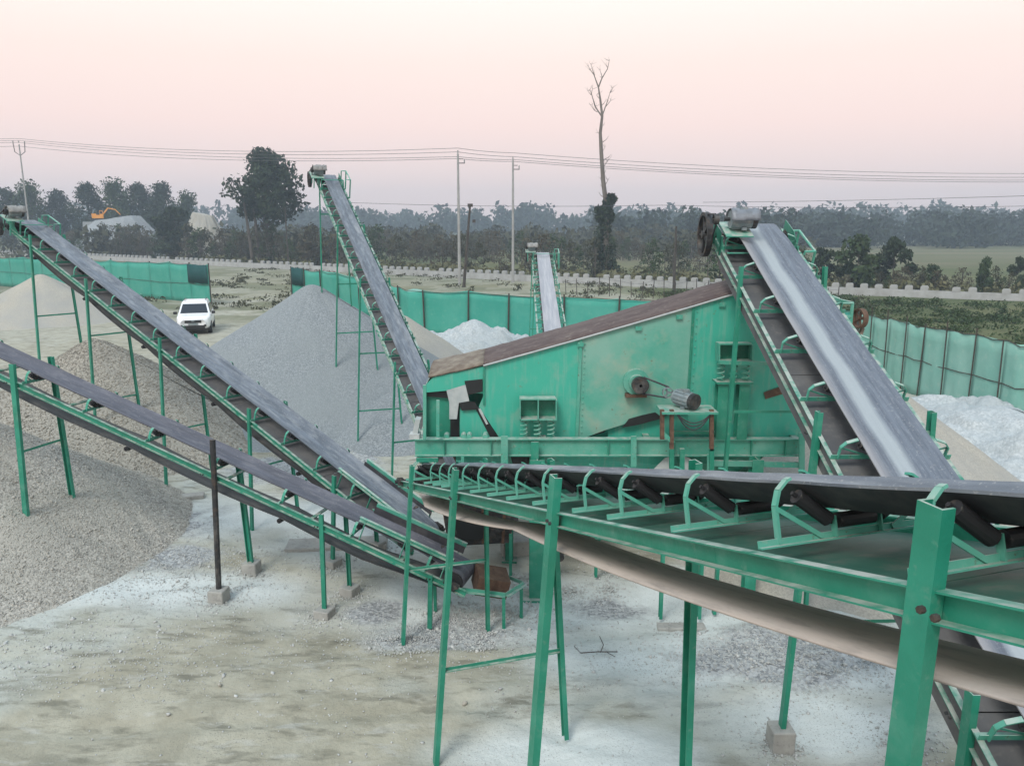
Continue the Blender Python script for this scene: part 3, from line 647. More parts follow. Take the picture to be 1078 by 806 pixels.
            if fo:
                fb = MB(); fb.box(g + Vector((0, 0, fo * .4 - .05)), (.26, .26, fo + .1), Matrix.Rotation(rng.uniform(-.3, .3), 3, 'Z')); fb.build('footing', CONC, root, bevel=.012)
                SPILLS.append((*wp, .34 + .1 * rng.random()))
            ends[sd_] = (base, a_)
        if len(ends) == 2:
            for t in ties:
                p0 = ends[-1][0].lerp(ends[-1][1], t); p1 = ends[1][0].lerp(ends[1][1], t)
                tb = MB(); tb.angle(p0, p1, .04, .006); tb.build('tie_bar', green, root)
    # ---- drums, bearings, drive
    for s0, nm in ((0, 'tail_drum'), (L, 'head_drum')):
        d_ = MB(); d_.tube(P(s0, -bw / 2 - .02, cz + .02 - (cz + .19) / 2), P(s0, bw / 2 + .02, cz + .02 - (cz + .19) / 2), (cz + .19) / 2 - .014, seg=18)
        d_.tube(P(s0, -hw - .12, cz + .02 - (cz + .19) / 2), P(s0, hw + .12, cz + .02 - (cz + .19) / 2), .03, seg=8); d_.build(nm, ROLL, root)
        for sd_ in (-1, 1):
            br = MB(); br.box(P(s0, sd_ * (hw + .04), cz + .02 - (cz + .19) / 2), (.16, .07, .12), rot.to_3x3())
            br.box(P(s0, sd_ * (hw + .04), .01), (.24, .08, .05), rot.to_3x3())
            br.build('bearing_block', STEEL_D, root)
    if drive:
        sg = drive_side; big = (drive == 'big')
        hc = P(L, sg * (hw + (.26 if not big else .18)), cz + .02 - (cz + .19) / 2)
        wheel_mb(hc, wheel_r, .09).build('drive_wheel', STEEL_D, root)
        pl = MB(); pc = P(L - .55 if big else L - .45, 0, wz + .10)
        my = hw + .10 if not big else hw - .16; mz = 0 if not big else -.06
        pl.box(P(L - .5, sg * my, wz + .12 + mz), (.55, .42, .02), rot.to_3x3())
        for q in (-.22, .22):
            for yy in (-.12, .12): pl.bar(P(L - .5 + q, sg * (hw + .10) + yy * (not big), -.02), P(L - .5 + q, sg * (hw + .10) + yy * (not big), wz + .11 + mz), .03, .03, up=(1, 0, 0))
        pl.build('motor_stand', gl, root)
        mc = P(L - .5, sg * (my - .08), wz + .29 + mz)
        mo = motor_parts(root, mc, (0, -sg, 0), .13 if not big else .14, .36 if not big else .40)
        mw = P(L - .5, sg * (hw + (.26 if not big else .18)), wz + .29 + mz)
        wheel_mb(mw, .08, .08, spokes=3).build('motor_pulley', STEEL_D, root)
        vb = MB()
        d = (mw - hc); d2 = Vector((d.z, 0, -d.x)).normalized()
        vb.path([hc + d2 * (wheel_r * .98), mw + d2 * .085], .014, 5); vb.path([hc - d2 * (wheel_r * .98), mw - d2 * .085], .014, 5); vb.build('drive_belts', RUBBER_D, root)
        # pale canvas hood thrown over the motor
        hd = MB(); nn_ = 12; vs = []
        for i in range(nn_ + 1):
            t = math.pi * i / nn_
            for j in range(7):
                yy = -.22 + .44 * j / 6
                rr = .185 + (.02 if not big else rng.uniform(-.012, .022)) * (math.sin(j * 2.1 + i) if not big else 1)
                vs.append(mc + Vector((math.cos(t) * rr * 1.1, yy, math.sin(t) * rr - .02)))
        hd.add(vs, [(i * 7 + j, i * 7 + j + 1, (i + 1) * 7 + j + 1, (i + 1) * 7 + j) for i in range(nn_) for j in range(6)])
        if True:
            h_o = hd.build('motor_hood', HOOD if big else CAP, root, True); so2 = h_o.modifiers.new('s', 'SOLIDIFY'); so2.thickness = .01
        if rail:
            hr = MB(); y = -sg * (hw + .08)
            y2 = -sg * (hw + .24); rh = .30 if not big else .05
            a_ = P(L - .75, y2, rh); b_ = P(L + .05, y2, rh)
            hr.path([P(L - .75, y2, -.35), a_, b_, P(L + .05, y2, -.35)], .022, 6); hr.path([P(L - .75, y, .0), P(L - .75, y, rh), a_], .02, 6); hr.path([P(L + .05, y, .0), P(L + .05, y, rh), b_], .02, 6)
            hr.bar(P(L - .8, -sg * hw, rh), P(L - .8, sg * hw, rh), .07, .02)
            hr.build('head_frame', gl, root)
            for sd_ in (-1, 1):
                sp_ = MB(); sp_.slab([P(L - .7, sd_ * (hw + .01), 0), P(L + .15, sd_ * (hw + .01), 0), P(L + .15, sd_ * (hw + .01), .2), P(L - .3, sd_ * (hw + .01), .2)], (0, sd_ * .008, 0))
                sp_.build('head_plate', green, root)
    if skirt:
        s0, s1, hgt = skirt
        for sd_ in (-1, 1):
            k = MB(); y = sd_ * (bw / 2 - .02)
            k.channel(P(s0, y + sd_ * .05, wz + hgt), P(s1, y + sd_ * .05, wz + hgt), .05, .07, .006, up=(-sa, 0, ca), flip=-sd_)
            for q in range(3): 
                ss = s0 + .1 + (s1 - s0 - .2) * q / 2; k.bar(P(ss, sd_ * hw, 0), P(ss, y + sd_ * .06, wz + hgt), .035, .008, up=(1, 0, 0))
            so_ = k.build('skirt_rail', gl, root)
            k = MB(); k.slab([P(s0, y, wz + hgt), P(s1, y, wz + hgt), P(s1, y, wz - .02), P(s0, y, wz - .02)], (0, sd_ * .008, 0)); k.build('skirt_rubber', RUBBER_D, so_)
    return root, P, L
def root_xy(root, g):
    a_ = root.rotation_euler.z; return root.location.x + g.x * math.cos(a_) - g.y * math.sin(a_), root.location.y + g.x * math.sin(a_) + g.y * math.cos(a_)
def pile_ground(x, y): return 0.0

# belt with a pale streak of dust along its middle (widest conveyor)
def streak_mat(name, y0, w, col, amt, base):
    m = mat(name, base, .5, mixes=[(3, 5, .35, .7, (.18, .21, .25), .75, (.25, 9, 1)), (14, 5, .55, .75, (.30, .31, .33), .4, (.3, 3, 1)), (40, 3, .6, .68, (.38, .38, .37), .35)], bump=(80, 2, .08))
    n = m.node_tree.nodes; l = m.node_tree.links; b = n['Principled BSDF']; src = b.inputs['Base Color'].links[0].from_socket
    t = n.new('ShaderNodeTexCoord'); s = n.new('ShaderNodeSeparateXYZ'); l.new(t.outputs['Object'], s.inputs[0])
    nz = n.new('ShaderNodeTexNoise'); nz.inputs['Scale'].default_value = 1.6; nz.inputs['Detail'].default_value = 5; l.new(t.outputs['Object'], nz.inputs[0])
    a1 = n.new('ShaderNodeMath'); a1.operation = 'SUBTRACT'; l.new(s.outputs[1], a1.inputs[0]); a1.inputs[1].default_value = y0
    a2 = n.new('ShaderNodeMath'); a2.operation = 'MULTIPLY_ADD'; l.new(nz.outputs[0], a2.inputs[0]); a2.inputs[1].default_value = .08; l.new(a1.outputs[0], a2.inputs[2])
    a3 = n.new('ShaderNodeMath'); a3.operation = 'SUBTRACT'; l.new(a2.outputs[0], a3.inputs[0]); a3.inputs[1].default_value = .04
    a4 = n.new('ShaderNodeMath'); a4.operation = 'ABSOLUTE'; l.new(a3.outputs[0], a4.inputs[0])
    mr = n.new('ShaderNodeMapRange'); mr.inputs[1].default_value = w; mr.inputs[2].default_value = w * .45; mr.inputs[3].default_value = 0; mr.inputs[4].default_value = amt; l.new(a4.outputs[0], mr.inputs[0])
    e1 = n.new('ShaderNodeMapRange'); e1.inputs[1].default_value = .22; e1.inputs[2].default_value = .36; e1.inputs[4].default_value = .75
    e2 = n.new('ShaderNodeMath'); e2.operation = 'MULTIPLY_ADD'; l.new(nz.outputs[0], e2.inputs[0]); e2.inputs[1].default_value = .12; l.new(s.outputs[1], e2.inputs[2]); e3 = n.new('ShaderNodeMath'); e3.operation = 'SUBTRACT'; l.new(e2.outputs[0], e3.inputs[0]); e3.inputs[1].default_value = .06
    l.new(e3.outputs[0], e1.inputs[0])
    mj = n.new('ShaderNodeMix'); mj.data_type = 'RGBA'; mj.inputs[7].default_value = (.33, .325, .33, 1); l.new(e1.outputs[0], mj.inputs[0]); l.new(src, mj.inputs[6]); src = mj.outputs[2]
    mi = n.new('ShaderNodeMix'); mi.data_type = 'RGBA'; mi.inputs[7].default_value = (*col, 1); l.new(mr.outputs[0], mi.inputs[0]); l.new(src, mi.inputs[6]); l.new(mi.outputs[2], b.inputs['Base Color']); return m
BELT_E = streak_mat('wide_belt_rubber', .03, .125, (.37, .41, .42), .72, (.085, .10, .125))
RET_M = mat('sand_worn_return_belt', (.44, .40, .37), .7, mixes=[(1.0, 4, .35, .65, (.54, .46, .39), .7, (.25, 5, 1)), (9, 5, .5, .7, (.13, .12, .12), .4, (.3, 2, 1))], bump=(60, 2, .06))

DECK_G = mat('dark_green_deck', (.02, .10, .07), .6, mixes=[(2, 5, .4, .7, (.06, .15, .115), .8), (9, 5, .5, .7, (.14, .14, .12), .5)])
DECK_B = mat('grey_brown_deck', (.085, .087, .092), .75, mixes=[(2, 5, .4, .7, (.15, .148, .145), .8), (12, 5, .55, .7, (.20, .19, .17), .4)])
# M: foreground conveyor from under the screen up past the camera on the right
dM = Vector((.3197, -1, 0)).normalized()
TM = Vector((-1.21, 11.46, 2.15)); LMh = 12.9
TM.z = 2.155; HM = TM + dM * LMh; HM.z = TM.z + LMh * .290
def _sM(px):                              # photo bearing of a bracket foot on the near stringer -> distance along it
    c = 1.924 / ((px - 539) / FPX + .305); D = (c - .072) / 1.0417; return (11.3 - D) * 1.05 / .959
idM = [.25, .45] + [_sM(p) for p in (445, 454, 463, 477, 492.5, 510, 530, 557, 598, 634, 700, 790, 945)] + [11.4, 12.6]
conveyor('belt_conveyor', 'foreground conveyor with sagging dusty return belt climbing past the right edge of the view', TM, HM, hw=.50, bw=.56, ch=.10, belt_dz=.0, deck=DECK_G, yin=.11, arch=.045, fdrop=.038, ret_lat=-.20, rol_r=.033, idl_s=idM, ret=.215, sag=.085, trough=.13, wing_h=.262, ret_tilt=.07, ret_w=.94, br_w=.015, ba_w=.032, over=-.01, ret_roll=False,
         bents=[(1.15, .2, .02, .25, .09, (-1, 1), (.42,), False, 0), (3.92, .28, .22, .25, .10, (-1, 1), (.33,), False, 0), (6.98, .30, .1, .25, .10, (-1, 1), (), False, 0), (10.13, .03, .1, .25, .09, (-1, 1), (), False, 0)],
         drive_side=1, ret_mat=RET_M, ret_sup=5.6, leg_w=.1, detail=2, seed=3)
# E: widest conveyor feeding the top of the screen
conveyor('belt_conveyor', 'wide conveyor with pale dust streak running straight away up to the screen', (3.92, 1.6, 1.05), (3.92, 12.85, .36 + .428 * 12.85), hw=.57, bw=.74, ch=.15, step=1.02, trough=.09, wing_h=.25, ret=.24, sag=.03, deck=DECK_B, side=DECK_B,
         bents=[(3.75, .02, .02, .22, .10, (-1, 1), (.5,), False, .2), (7.1, .15, .15, .22, .10, (-1, 1), (.35,), False, .28), (10.55, .12, .12, .25, .09, (-1, 1), (.3, .6), False, 0)],
         drive_side=1, drive='big', belt_mat=BELT_E, wheel_r=.36, seed=4)
# A: upper left conveyor
conveyor('belt_conveyor', 'upper left conveyor climbing from the screen to the left edge above the tan stone pile', (-1.55, 12.3, .85), (-13.75, 22.1, 6.0), hw=.39, bw=.56, ch=.10, step=1.0, ret=.34, sag=.06, trough=.12, wing_h=.27, deck=DECK_B,
         bents=[(1.9, .1, .1, .22, .08, (-1, 1), (), False, .1), (4.6, .12, .12, .22, .08, (-1, 1), (.5,), False, 0), (8.1, .16, .16, .22, .08, (-1, 1), (.4,), False, 0), (11.7, .2, .2, .25, .085, (-1, 1), (.35, .7), False, 0), (15.0, .25, .25, .25, .085, (-1, 1), (.35, .62), False, 0)],
         drive_side=1, skirt=(.1, 1.9, .06), detail=2, seed=5)
# C: lower left conveyor
conveyor('belt_conveyor', 'lower left conveyor leaving the frame above the grey gravel pile', (-.80, 11.0, .76), (-10.7, 13.85, 4.24), hw=.35, bw=.50, ch=.10, step=1.28, ret=.27, sag=.055, trough=.10, wing_h=.22, belt_mat=RUBBER_C,
         bents=[(.35, .02, .02, .0, .07, (-1, 1), (), False, 0), (2.3, .03, .03, .15, .07, (-1, 1), (), False, .08), (4.4, .15, .12, .55, .10, (-1, 1), (), True, .22), (8.4, .14, .14, .28, .10, (-1, 1), (.15, .58), False, 0)],
         drive_side=1, skirt=(.1, 1.7, .10), detail=2, near=1, seed=6)
# B: tall rear conveyor
conveyor('belt_conveyor', 'tall narrow conveyor rising behind the screen to the blue-grey cone', (-.6, 13.1, .75), (-6.26, 27, 7.55), hw=.36, bw=.46, ch=.10, step=.72, ret=.30, sag=.04, trough=.08, wing_h=.22, deck=DECK_B, rollers=False, detail=1,
         bents=[(5.0, .18, .18, .2, .07, (-1, 1), (.35,), False, .1), (9.0, .25, .25, .2, .07, (-1, 1), (.2, .55), False, .12), (12.4, .35, .35, .2, .07, (-1, 1), (.2, .45, .7), False, .12), (15.9, .2, .2, .2, .07, (-1, 1), (.85,), False, 0)],
         drive_side=1, truss=False, seed=7)
# D: small far conveyor behind the screen
conveyor('belt_conveyor', 'small whitish conveyor seen end-on behind the screen in front of the green fence', (1.15, 12.9, .75), (1.3, 33, 4.75), hw=.42, bw=.52, ch=.10, step=1.1, ret=.28, sag=.04, trough=.08, wing_h=.22, rollers=False, detail=1,
         bents=[(.3, .0, .0, .0, .07, (-1, 1), (), False, 0), (9, .12, .12, .2, .07, (-1, 1), (.5,), False, 0), (15.5, .12, .12, .2, .07, (-1, 1), (.5,), False, 0), (19.9, .15, .15, .25, .07, (-1, 1), (.35, .7), False, 0)],
         drive_side=1, belt_mat=mat('dust_whitened_belt', (.30, .31, .34), .7, mixes=[(2, 5, .4, .7, (.44, .44, .45), .8, (.3, 6, 1))]), seed=8)

# ------------------------------------------------------------------ vibrating screen
def screen():
    Y0 = 12.2; YB = 14.3
    root = thing('vibrating_screen', 'big green vibrating screen box with brown cover standing on a steel frame', 'screening machine', (0, Y0, 0))
    O = Vector((0, Y0, 0))
    def A(px, py, Y=Y0): return at(px, py, Y) - O
    def panel(pts, m, name='side_panel', Y=Y0, th=.012, parent=root, label=None):
        b = MB(); b.slab([A(x, y, Y) for x, y in pts], (0, th, 0)); o = b.build(name, m, parent)
        if label: o['label'] = label
        return o
    panel([(449, 404), (456, 397), (509, 385.5), (509, 414), (493, 414), (491, 405), (471, 411), (449, 413)], GREEN_P)
    panel([(510, 385.5), (611, 357.5), (606, 461), (526, 461), (504, 428), (510, 414)], GREEN_P)
    panel([(612.5, 357), (729, 323.5), (723, 431), (700, 436), (668, 443), (636, 453), (612, 462), (607.5, 462)], GREEN_W, label='worn pale panel with stone dust and scratches')
    panel([(730.5, 323), (806, 301.5), (852, 452), (852, 462), (724, 462), (724.5, 430)], GREEN_P)
    panel([(640, 470), (640, 448), (724, 420), (760, 440), (760, 470)], GREEN_P, 'lower_panel', Y0 + .10)
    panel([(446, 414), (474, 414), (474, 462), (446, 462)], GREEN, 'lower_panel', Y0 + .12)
    panel([(484, 431), (503, 430), (519, 462), (484, 462)], GREEN_P, 'lower_panel', Y0 + .03)
    panel([(474, 412), (484, 412), (484, 462), (474, 462)], BLACK_R, 'rubber_seal', Y0 + .10)
    panel([(448, 405), (473, 410), (473, 419), (448, 417)], BLACK_R, 'rubber_seal', Y0 + .06)
    panel([(489, 401), (508, 399), (508, 412), (492, 416)], BLACK_R, 'rubber_seal', Y0 - .02)
    panel([(482, 422), (500, 423), (504, 431), (486, 432)], BLACK_R, 'rubber_seal', Y0 - .02)
    panel([(499, 427), (504, 428), (527, 461), (517, 462)], BLACK_R, 'rubber_seal', Y0 + .02)
    panel([(503, 430), (506, 430), (514, 446), (512, 447)], TAR, 'torn_canvas', Y0 - .01)
    panel([(470, 411), (490, 405), (494, 422), (483, 424), (481, 441), (473, 441), (473, 424)], TAR, 'torn_canvas', Y0 - .03)
    panel([(608, 463), (636, 455), (640, 451), (668, 444), (692, 440), (716, 433), (716, 425), (700, 433), (668, 440), (640, 446)], BLACK_R, 'rubber_seal', Y0 + .03)
    panel([(655, 450), (662, 441), (676, 437), (690, 434), (698, 440), (672, 447)], BLACK_R, 'rubber_seal', Y0 - .015)
    panel([(804, 413), (830, 404), (842, 399), (842, 407), (826, 414), (806, 420)], RUST, 'patch_plate', Y0 - .02)
    panel([(822, 408), (846, 398), (846, 403), (828, 411)], TAR, 'torn_canvas', Y0 - .035)
    # stiffeners and seams
    for (x0, y0, x1, y1, w, m) in [(611.5, 356, 607, 462, .05, GREEN_L), (730, 322, 723.5, 428, .04, GREEN), (509.5, 386, 509.5, 426, .03, GREEN)]:
        b = MB(); b.bar(A(x0, y0) + Vector((0, -.014, 0)), A(x1, y1) + Vector((0, -.014, 0)), w, .025, up=(0, 1, 0)); b.build('stiffener', m, root)
    # bolts along the seams
    for (x0, y0, x1, y1, n) in [(616, 362, 612, 455, 16), (734, 328, 728, 425, 14)]:
        b = MB()
        for k in range(n):
            p = A(x0 + (x1 - x0) * k / (n - 1), y0 + (y1 - y0) * k / (n - 1)); b.tube(p, p + Vector((0, -.016, 0)), .013, seg=6)
        tag(b.build('bolt_row', GREEN_L, root), kind='stuff')
    # cover and edge bead
    top = [(451, 398), (509, 385), (560, 371), (612, 356.5), (670, 340), (730, 322.5), (765, 312), (806, 301)]
    for lo, hi, m, nm in ((0, 2, COVER_T, 'torn_cover'), (1, 8, COVER, 'rubber_cover')):
        b = MB(); seg = top[lo:hi]; vs = []; nj = 9
        dense = []
        for (x0, y0), (x1, y1) in zip(seg[:-1], seg[1:]):
            for k in range(8): dense.append((x0 + (x1 - x0) * k / 8, y0 + (y1 - y0) * k / 8))
        dense.append(seg[-1])
        rg = random.Random(5)
        for (x, y) in dense:
            p = A(x, y)
            for j in range(nj):
                t = j / (nj - 1); vs.append(p + Vector((0, -.03 + t * 1.55, .035 + math.sin(t * math.pi) * .10 + rg.uniform(-.008, .008))))
        n = len(dense); ff = [(i * nj + j, (i + 1) * nj + j, (i + 1) * nj + j + 1, i * nj + j + 1) for i in range(n - 1) for j in range(nj - 1)]
        b.add(vs, ff); o = b.build(nm, m, root, True); s = o.modifiers.new('s', 'SOLIDIFY'); s.thickness = .03; s.offset = -1
    b = MB(); b.path([A(x, y) + Vector((0, -.045, .01)) for x, y in top[1:]], .016, 6); b.build('edge_bead', TAR, root)
    for (x, y) in [(611, 359), (672, 342), (715, 330), (760, 317)]:
        b = MB(); b.box(A(x, y) + Vector((0, -.03, -.05)), (.10, .03, .07)); b.build('clamp', GREEN_L, root)
    # far side and end walls
    b = MB(); b.slab([A(x, y) + Vector((0, 1.46, 0)) for x, y in [(451, 400), (806, 303), (852, 462), (449, 462)]], (0, .012, 0)); b.build('back_panel', GREEN_P, root)
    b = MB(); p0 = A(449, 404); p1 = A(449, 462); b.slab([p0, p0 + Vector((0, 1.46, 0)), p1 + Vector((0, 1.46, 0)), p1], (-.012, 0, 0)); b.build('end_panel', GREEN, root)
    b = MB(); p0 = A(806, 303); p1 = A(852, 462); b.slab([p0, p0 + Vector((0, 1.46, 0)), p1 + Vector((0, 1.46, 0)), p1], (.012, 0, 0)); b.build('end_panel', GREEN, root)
    # feed box framing at the high end, seen past the belt
    b = MB()
    fx = at(892, 318, 13.0) - O; fz = fx.z; fx = fx.x
    b.path([(fx - 1.1, .6, fz), (fx, .6, fz), (fx, .6, 2.7)], .03, 6); b.path([(fx - 1.1, 1.9, fz), (fx, 1.9, fz), (fx, 1.9, 2.7)], .03, 6); b.bar((fx, .6, fz), (fx, 1.9, fz), .05, .05); b.bar((fx - 1, .6, fz - .22), (fx, .6, fz - .22), .04, .04)
    b.build('feed_frame', GREEN_L, root)
    wheel_mb(at(905, 335, 12.9) - O, .17, .09, ax=(1, .25, 0)).build('end_pulley', RUST, root)
    b = MB(); b.bar(at(908, 345, 12.9) - O, at(893, 392, 12.9) - O, .07, .05); b.build('pulley_arm', COVER_T, root)
    # main beams
    zt = at(500, 461, 11.9).z; zb = at(500, 479, 11.9).z; hb = zt - zb; zc = (zt + zb) / 2
    xl = at(437, 470, 11.9).x; xr = at(846, 470, 11.9).x
    for yy in (-.30, 2.3):
        b = MB(); b.ibeam((xl, yy, zc), (xr, yy, zc), .14, hb, .016); bo = b.build('main_beam', GREEN_L if yy < 0 else GREEN, root)
        if yy < 0:
            for px in (468, 517, 561, 640, 709, 790, 826):
                s = MB(); X = at(px, 470, 11.9).x; s.box((X, yy - .02, zc), (.012, .09, hb - .034)); s.build('web_stiffener', GREEN, bo)
    for X in (xl + .08, .5, 2.2, xr - .08): b = MB(); b.ibeam((X, -.22, zc), (X, 2.22, zc), .1, hb * .8, .012); b.build('cross_beam', GREEN, root)
    # vertical stubs and stiffener plates on the front beam
    for px, y0, y1, w, m in [(531, 459, 492, .11, GREEN_L), (667, 459, 491, .09, GREEN_L), (487, 479, 500, .05, GREEN_L), (563, 465, 496, .12, GREEN), (844, 455, 505, .09, GREEN_L), (747, 478, 500, .08, GREEN_L), (461, 421, 460, .05, GREEN_L), (447, 405, 462, .05, GREEN_L), (858, 455, 505, .05, GREEN_L)]:
        b = MB(); p = A(px, y0, 11.76); q = A(px, y1, 11.76); b.bar(p, q, w, .03, up=(0, 1, 0)); b.build('upright', m, root)
    b = MB(); b.bar(A(748, 487, 11.8), A(845, 489, 11.8), .05, .09); b.build('lower_rail', GREEN_L, root)
    b = MB(); b.bar(A(748, 498, 11.8), A(845, 500, 11.8), .04, .05); b.build('lower_rail', GREEN_L, root)
    for px in (470, 488, 494, 511):
        b = MB(); p = A(px, 459, 11.95); b.tube(p + Vector((0, -.06, 0)), p + Vector((0, .12, .0)), .045, seg=10); b.build('spring_seat', GREEN_L, root)
    # hopper under the deck
    zh = at(600, 497, 12.1).z
    b = MB(); xa = at(480, 480, 12.1).x; xb = at(705, 480, 12.1).x
    b.slab([(xa, -.1, zb - .01), (xb, -.1, zb - .01), (xb, -.1, zh + .12), (1.3, .3, 1.55), (.4, .3, 1.55), (xa, -.1, zh + .05)], (0, .012, 0)); b.build('hopper_panel', GREEN_P, root)
    b = MB(); b.slab([(xb, -.1, zb - .01), (4.2, -.1, zb - .01), (3.6, .4, 1.7), (xb, -.02, zh)], (0, .012, 0)); b.build('hopper_panel', GREEN, root)
    b = MB(); b.slab([(xa, -.1, zb), (xa, 2, zb), (xa + .5, 1.6, 1.5), (xa + .5, .3, 1.5)], (-.012, 0, 0)); b.build('hopper_panel', GREEN, root)
    b = MB(); b.slab([(4.2, -.1, zb), (4.2, 2, zb), (3.6, 1.6, 1.5), (3.6, .3, 1.5)], (.012, 0, 0)); b.build('hopper_panel', GREEN, root)
    b = MB(); b.slab([(xa, 2.05, zb), (4.2, 2.05, zb), (3.6, 1.6, 1.5), (xa + .5, 1.6, 1.5)], (0, .012, 0)); b.build('hopper_panel', GREEN, root)
    for pts in ([(683, 499), (700, 482), (706, 480), (709, 500)], [(718, 500), (720, 480), (726, 482), (746, 499)]):
        panel(pts, TAR, 'dust_curtain', 11.95)
    b = MB(); b.slab([A(537, 478, 11.95), A(560, 478, 11.95), A(556, 490, 11.95), A(540, 490, 11.95)], (0, .012, 0)); b.build('hopper_window', BLACK_R, root)
    # columns
    for X, yy, w in [(.40, -.45, .26), (-.2, 2.2, .2), (3.9, -.45, .2), (-.05, .95, .16), (3.9, 2.2, .2), (2.2, 2.2, .2)]:
        b = MB(); b.ibeam((X, yy, -.05), (X, yy, zb - .002), w * .9, w, .014, up=(0, 1, 0)); b.build('column', GREEN, root)
        b = MB(); b.box((X, yy, .0), (w * 1.7, w * 1.7, .06)); b.build('base_plate', GREEN, root)
    b = MB(); b.box((xl + .2, -.30, zb - .05), (.35, .2, .07)); b.bar((xl + .1, -.3, zb - .1), (-.05, .95, .9), .08, .08); b.build('knee_brace', GREEN, root)
    # spring packs
    def springpack(x0, y0, x1, ym, y1, Y, pedestal=None):
        b = MB(); w = .02
        p = [A(x0, y0, Y), A(x1, y0, Y), A(x1, ym, Y), A(x0, ym, Y)]
        dp = Vector((0, .22, 0))
        for a_, c_ in ((p[0], p[1]), (p[3], p[2])): b.slab([a_, c_, c_ + dp, a_ + dp], (0, 0, .02))
        for t in (0, .5, 1): q0 = p[0].lerp(p[1], t); q1 = p[3].lerp(p[2], t); b.slab([q0, q0 + dp, q1 + dp, q1], (.018, 0, 0))
        bo = b.build('spring_bracket', GREEN_L, root)
        q = MB(); q.slab([p[0] + dp, p[1] + dp, p[2] + dp, p[3] + dp], (0, .01, 0)); q.build('bracket_back', GREEN, bo)
        for t in (.12, .5, .88):
            top_ = A(x0 + (x1 - x0) * t, ym + .5, Y); bot = A(x0 + (x1 - x0) * t, y1, Y); h = top_.z - bot.z
            for dy in (.10,):
                pts = [Vector((top_.x + math.cos(k * .9) * .055, top_.y + dy + math.sin(k * .9) * .055, bot.z + h * k / 28)) for k in range(29)]
                s = MB(); s.path(pts, .013, 6); s.build('spring', GREEN_L, bo)
    springpack(547, 421, 585, 442.5, 461, 11.9)
    springpack(757, 363, 792, 381, 402, 11.8)
    b = MB(); p = A(756, 403, 11.8); q = A(791, 403, 11.8); b.box((p + q) / 2 + Vector((0, .12, 0)), ((q - p).x + .05, .3, .03))
    for t in (.18, .82):
        c = p.lerp(q, t); b.ibeam((c.x, c.y + .12, zt + .002), (c.x, c.y + .12, p.z - .016), .16, .2, .012, up=(0, 1, 0))
    b.build('spring_pedestal', GREEN, root)
    b = MB(); p = A(757, 381, 11.78); q = A(815, 383, 11.78); b.bar(p, q, .05, .06); b.build('tie_bar', GREEN_L, root)
    # shaft housing and pulley
    c = A(669, 401, Y0); b = MB(); b.tube(c + Vector((0, -.10, 0)), c + Vector((0, 0, 0)), .21, seg=24); b.tube(c + Vector((0, -.2, 0)), c + Vector((0, -.1, 0)), .13, seg=20); b.build('shaft_housing', GREEN_L, root)
    b = MB(); b.box(c + Vector((.0, -.07, -.22)), (.34, .14, .05)); b.build('housing_foot', RUST, root)
    pc = c + Vector((.03, -.28, -.01)); wheel_mb(pc, .135, .10, spokes=4).build('screen_pulley', STEEL_D, root)
    b = MB(); b.tube(pc + Vector((0, -.06, 0)), pc + Vector((0, .04, 0)), .12, seg=18); b.build('pulley_web', STEEL_D, root)
    mc = A(722, 420, 11.62); ax = Vector((.55, -.8, -.05))
    mo = motor_parts(root, mc, ax, .12, .40)
    mp = A(703, 413, 11.80); wheel_mb(mp, .085, .08, spokes=3).build('motor_pulley', MOTOR, root)
    b = MB(); b.path([pc + Vector((.05, 0, .13)), mp + Vector((.02, 0, .085))], .015, 5); b.path([pc + Vector((.03, 0, -.135)), mp + Vector((0, 0, -.085))], .015, 5); b.build('drive_belts', RUBBER_D, root)
    # motor stand
    b = MB(); p = A(694, 431, 11.62); q = A(752, 431, 11.62); b.box((p + q) / 2, ((q - p).x, .5, .035)); b.build('motor_base', GREEN_L, root)
    for px, y1 in ((697, 462), (707, 472), (749, 474)): b = MB(); b.bar(A(px, 431, 11.45), A(px, y1, 11.45), .06, .06, up=(0, 1, 0)); b.build('stand_leg', RUST, root)
    b = MB(); b.bar(A(697, 455, 11.44), A(709, 466, 11.44), .06, .03, up=(0, 1, 0)); b.build('stand_brace', GREEN_L, root)
    for px in (707, 718, 749): b = MB(); b.bar(A(px, 472, 11.45), A(px, 502, 11.45), .07, .06, up=(0, 1, 0)); b.build('stand_leg', GREEN, root)
    b = MB(); b.bar(A(705, 455, 11.8), A(752, 455, 11.8), .05, .04); b.build('stand_rail', GREEN, root)
    b = MB()
    for k, s in enumerate((.20, .26, .15)):
        p = A(712, 434, 11.4); q = A(748, 436, 11.4); b.path([p.lerp(q, i / 10) + Vector((0, 0, -s * 4 * (i / 10) * (1 - i / 10))) for i in range(11)], .010, 5)
    b.build('motor_cable', RUBBER_D, root)
    # far rail seen left of the beam end: whitened brackets
    b = MB(); b.box(A(439, 448, 12.0), (.08, .2, .26), Euler((0, .2, 0)).to_matrix()); b.box(A(437, 458, 11.95), (.16, .2, .08)); b.build('end_bracket', TAR, root)
screen()

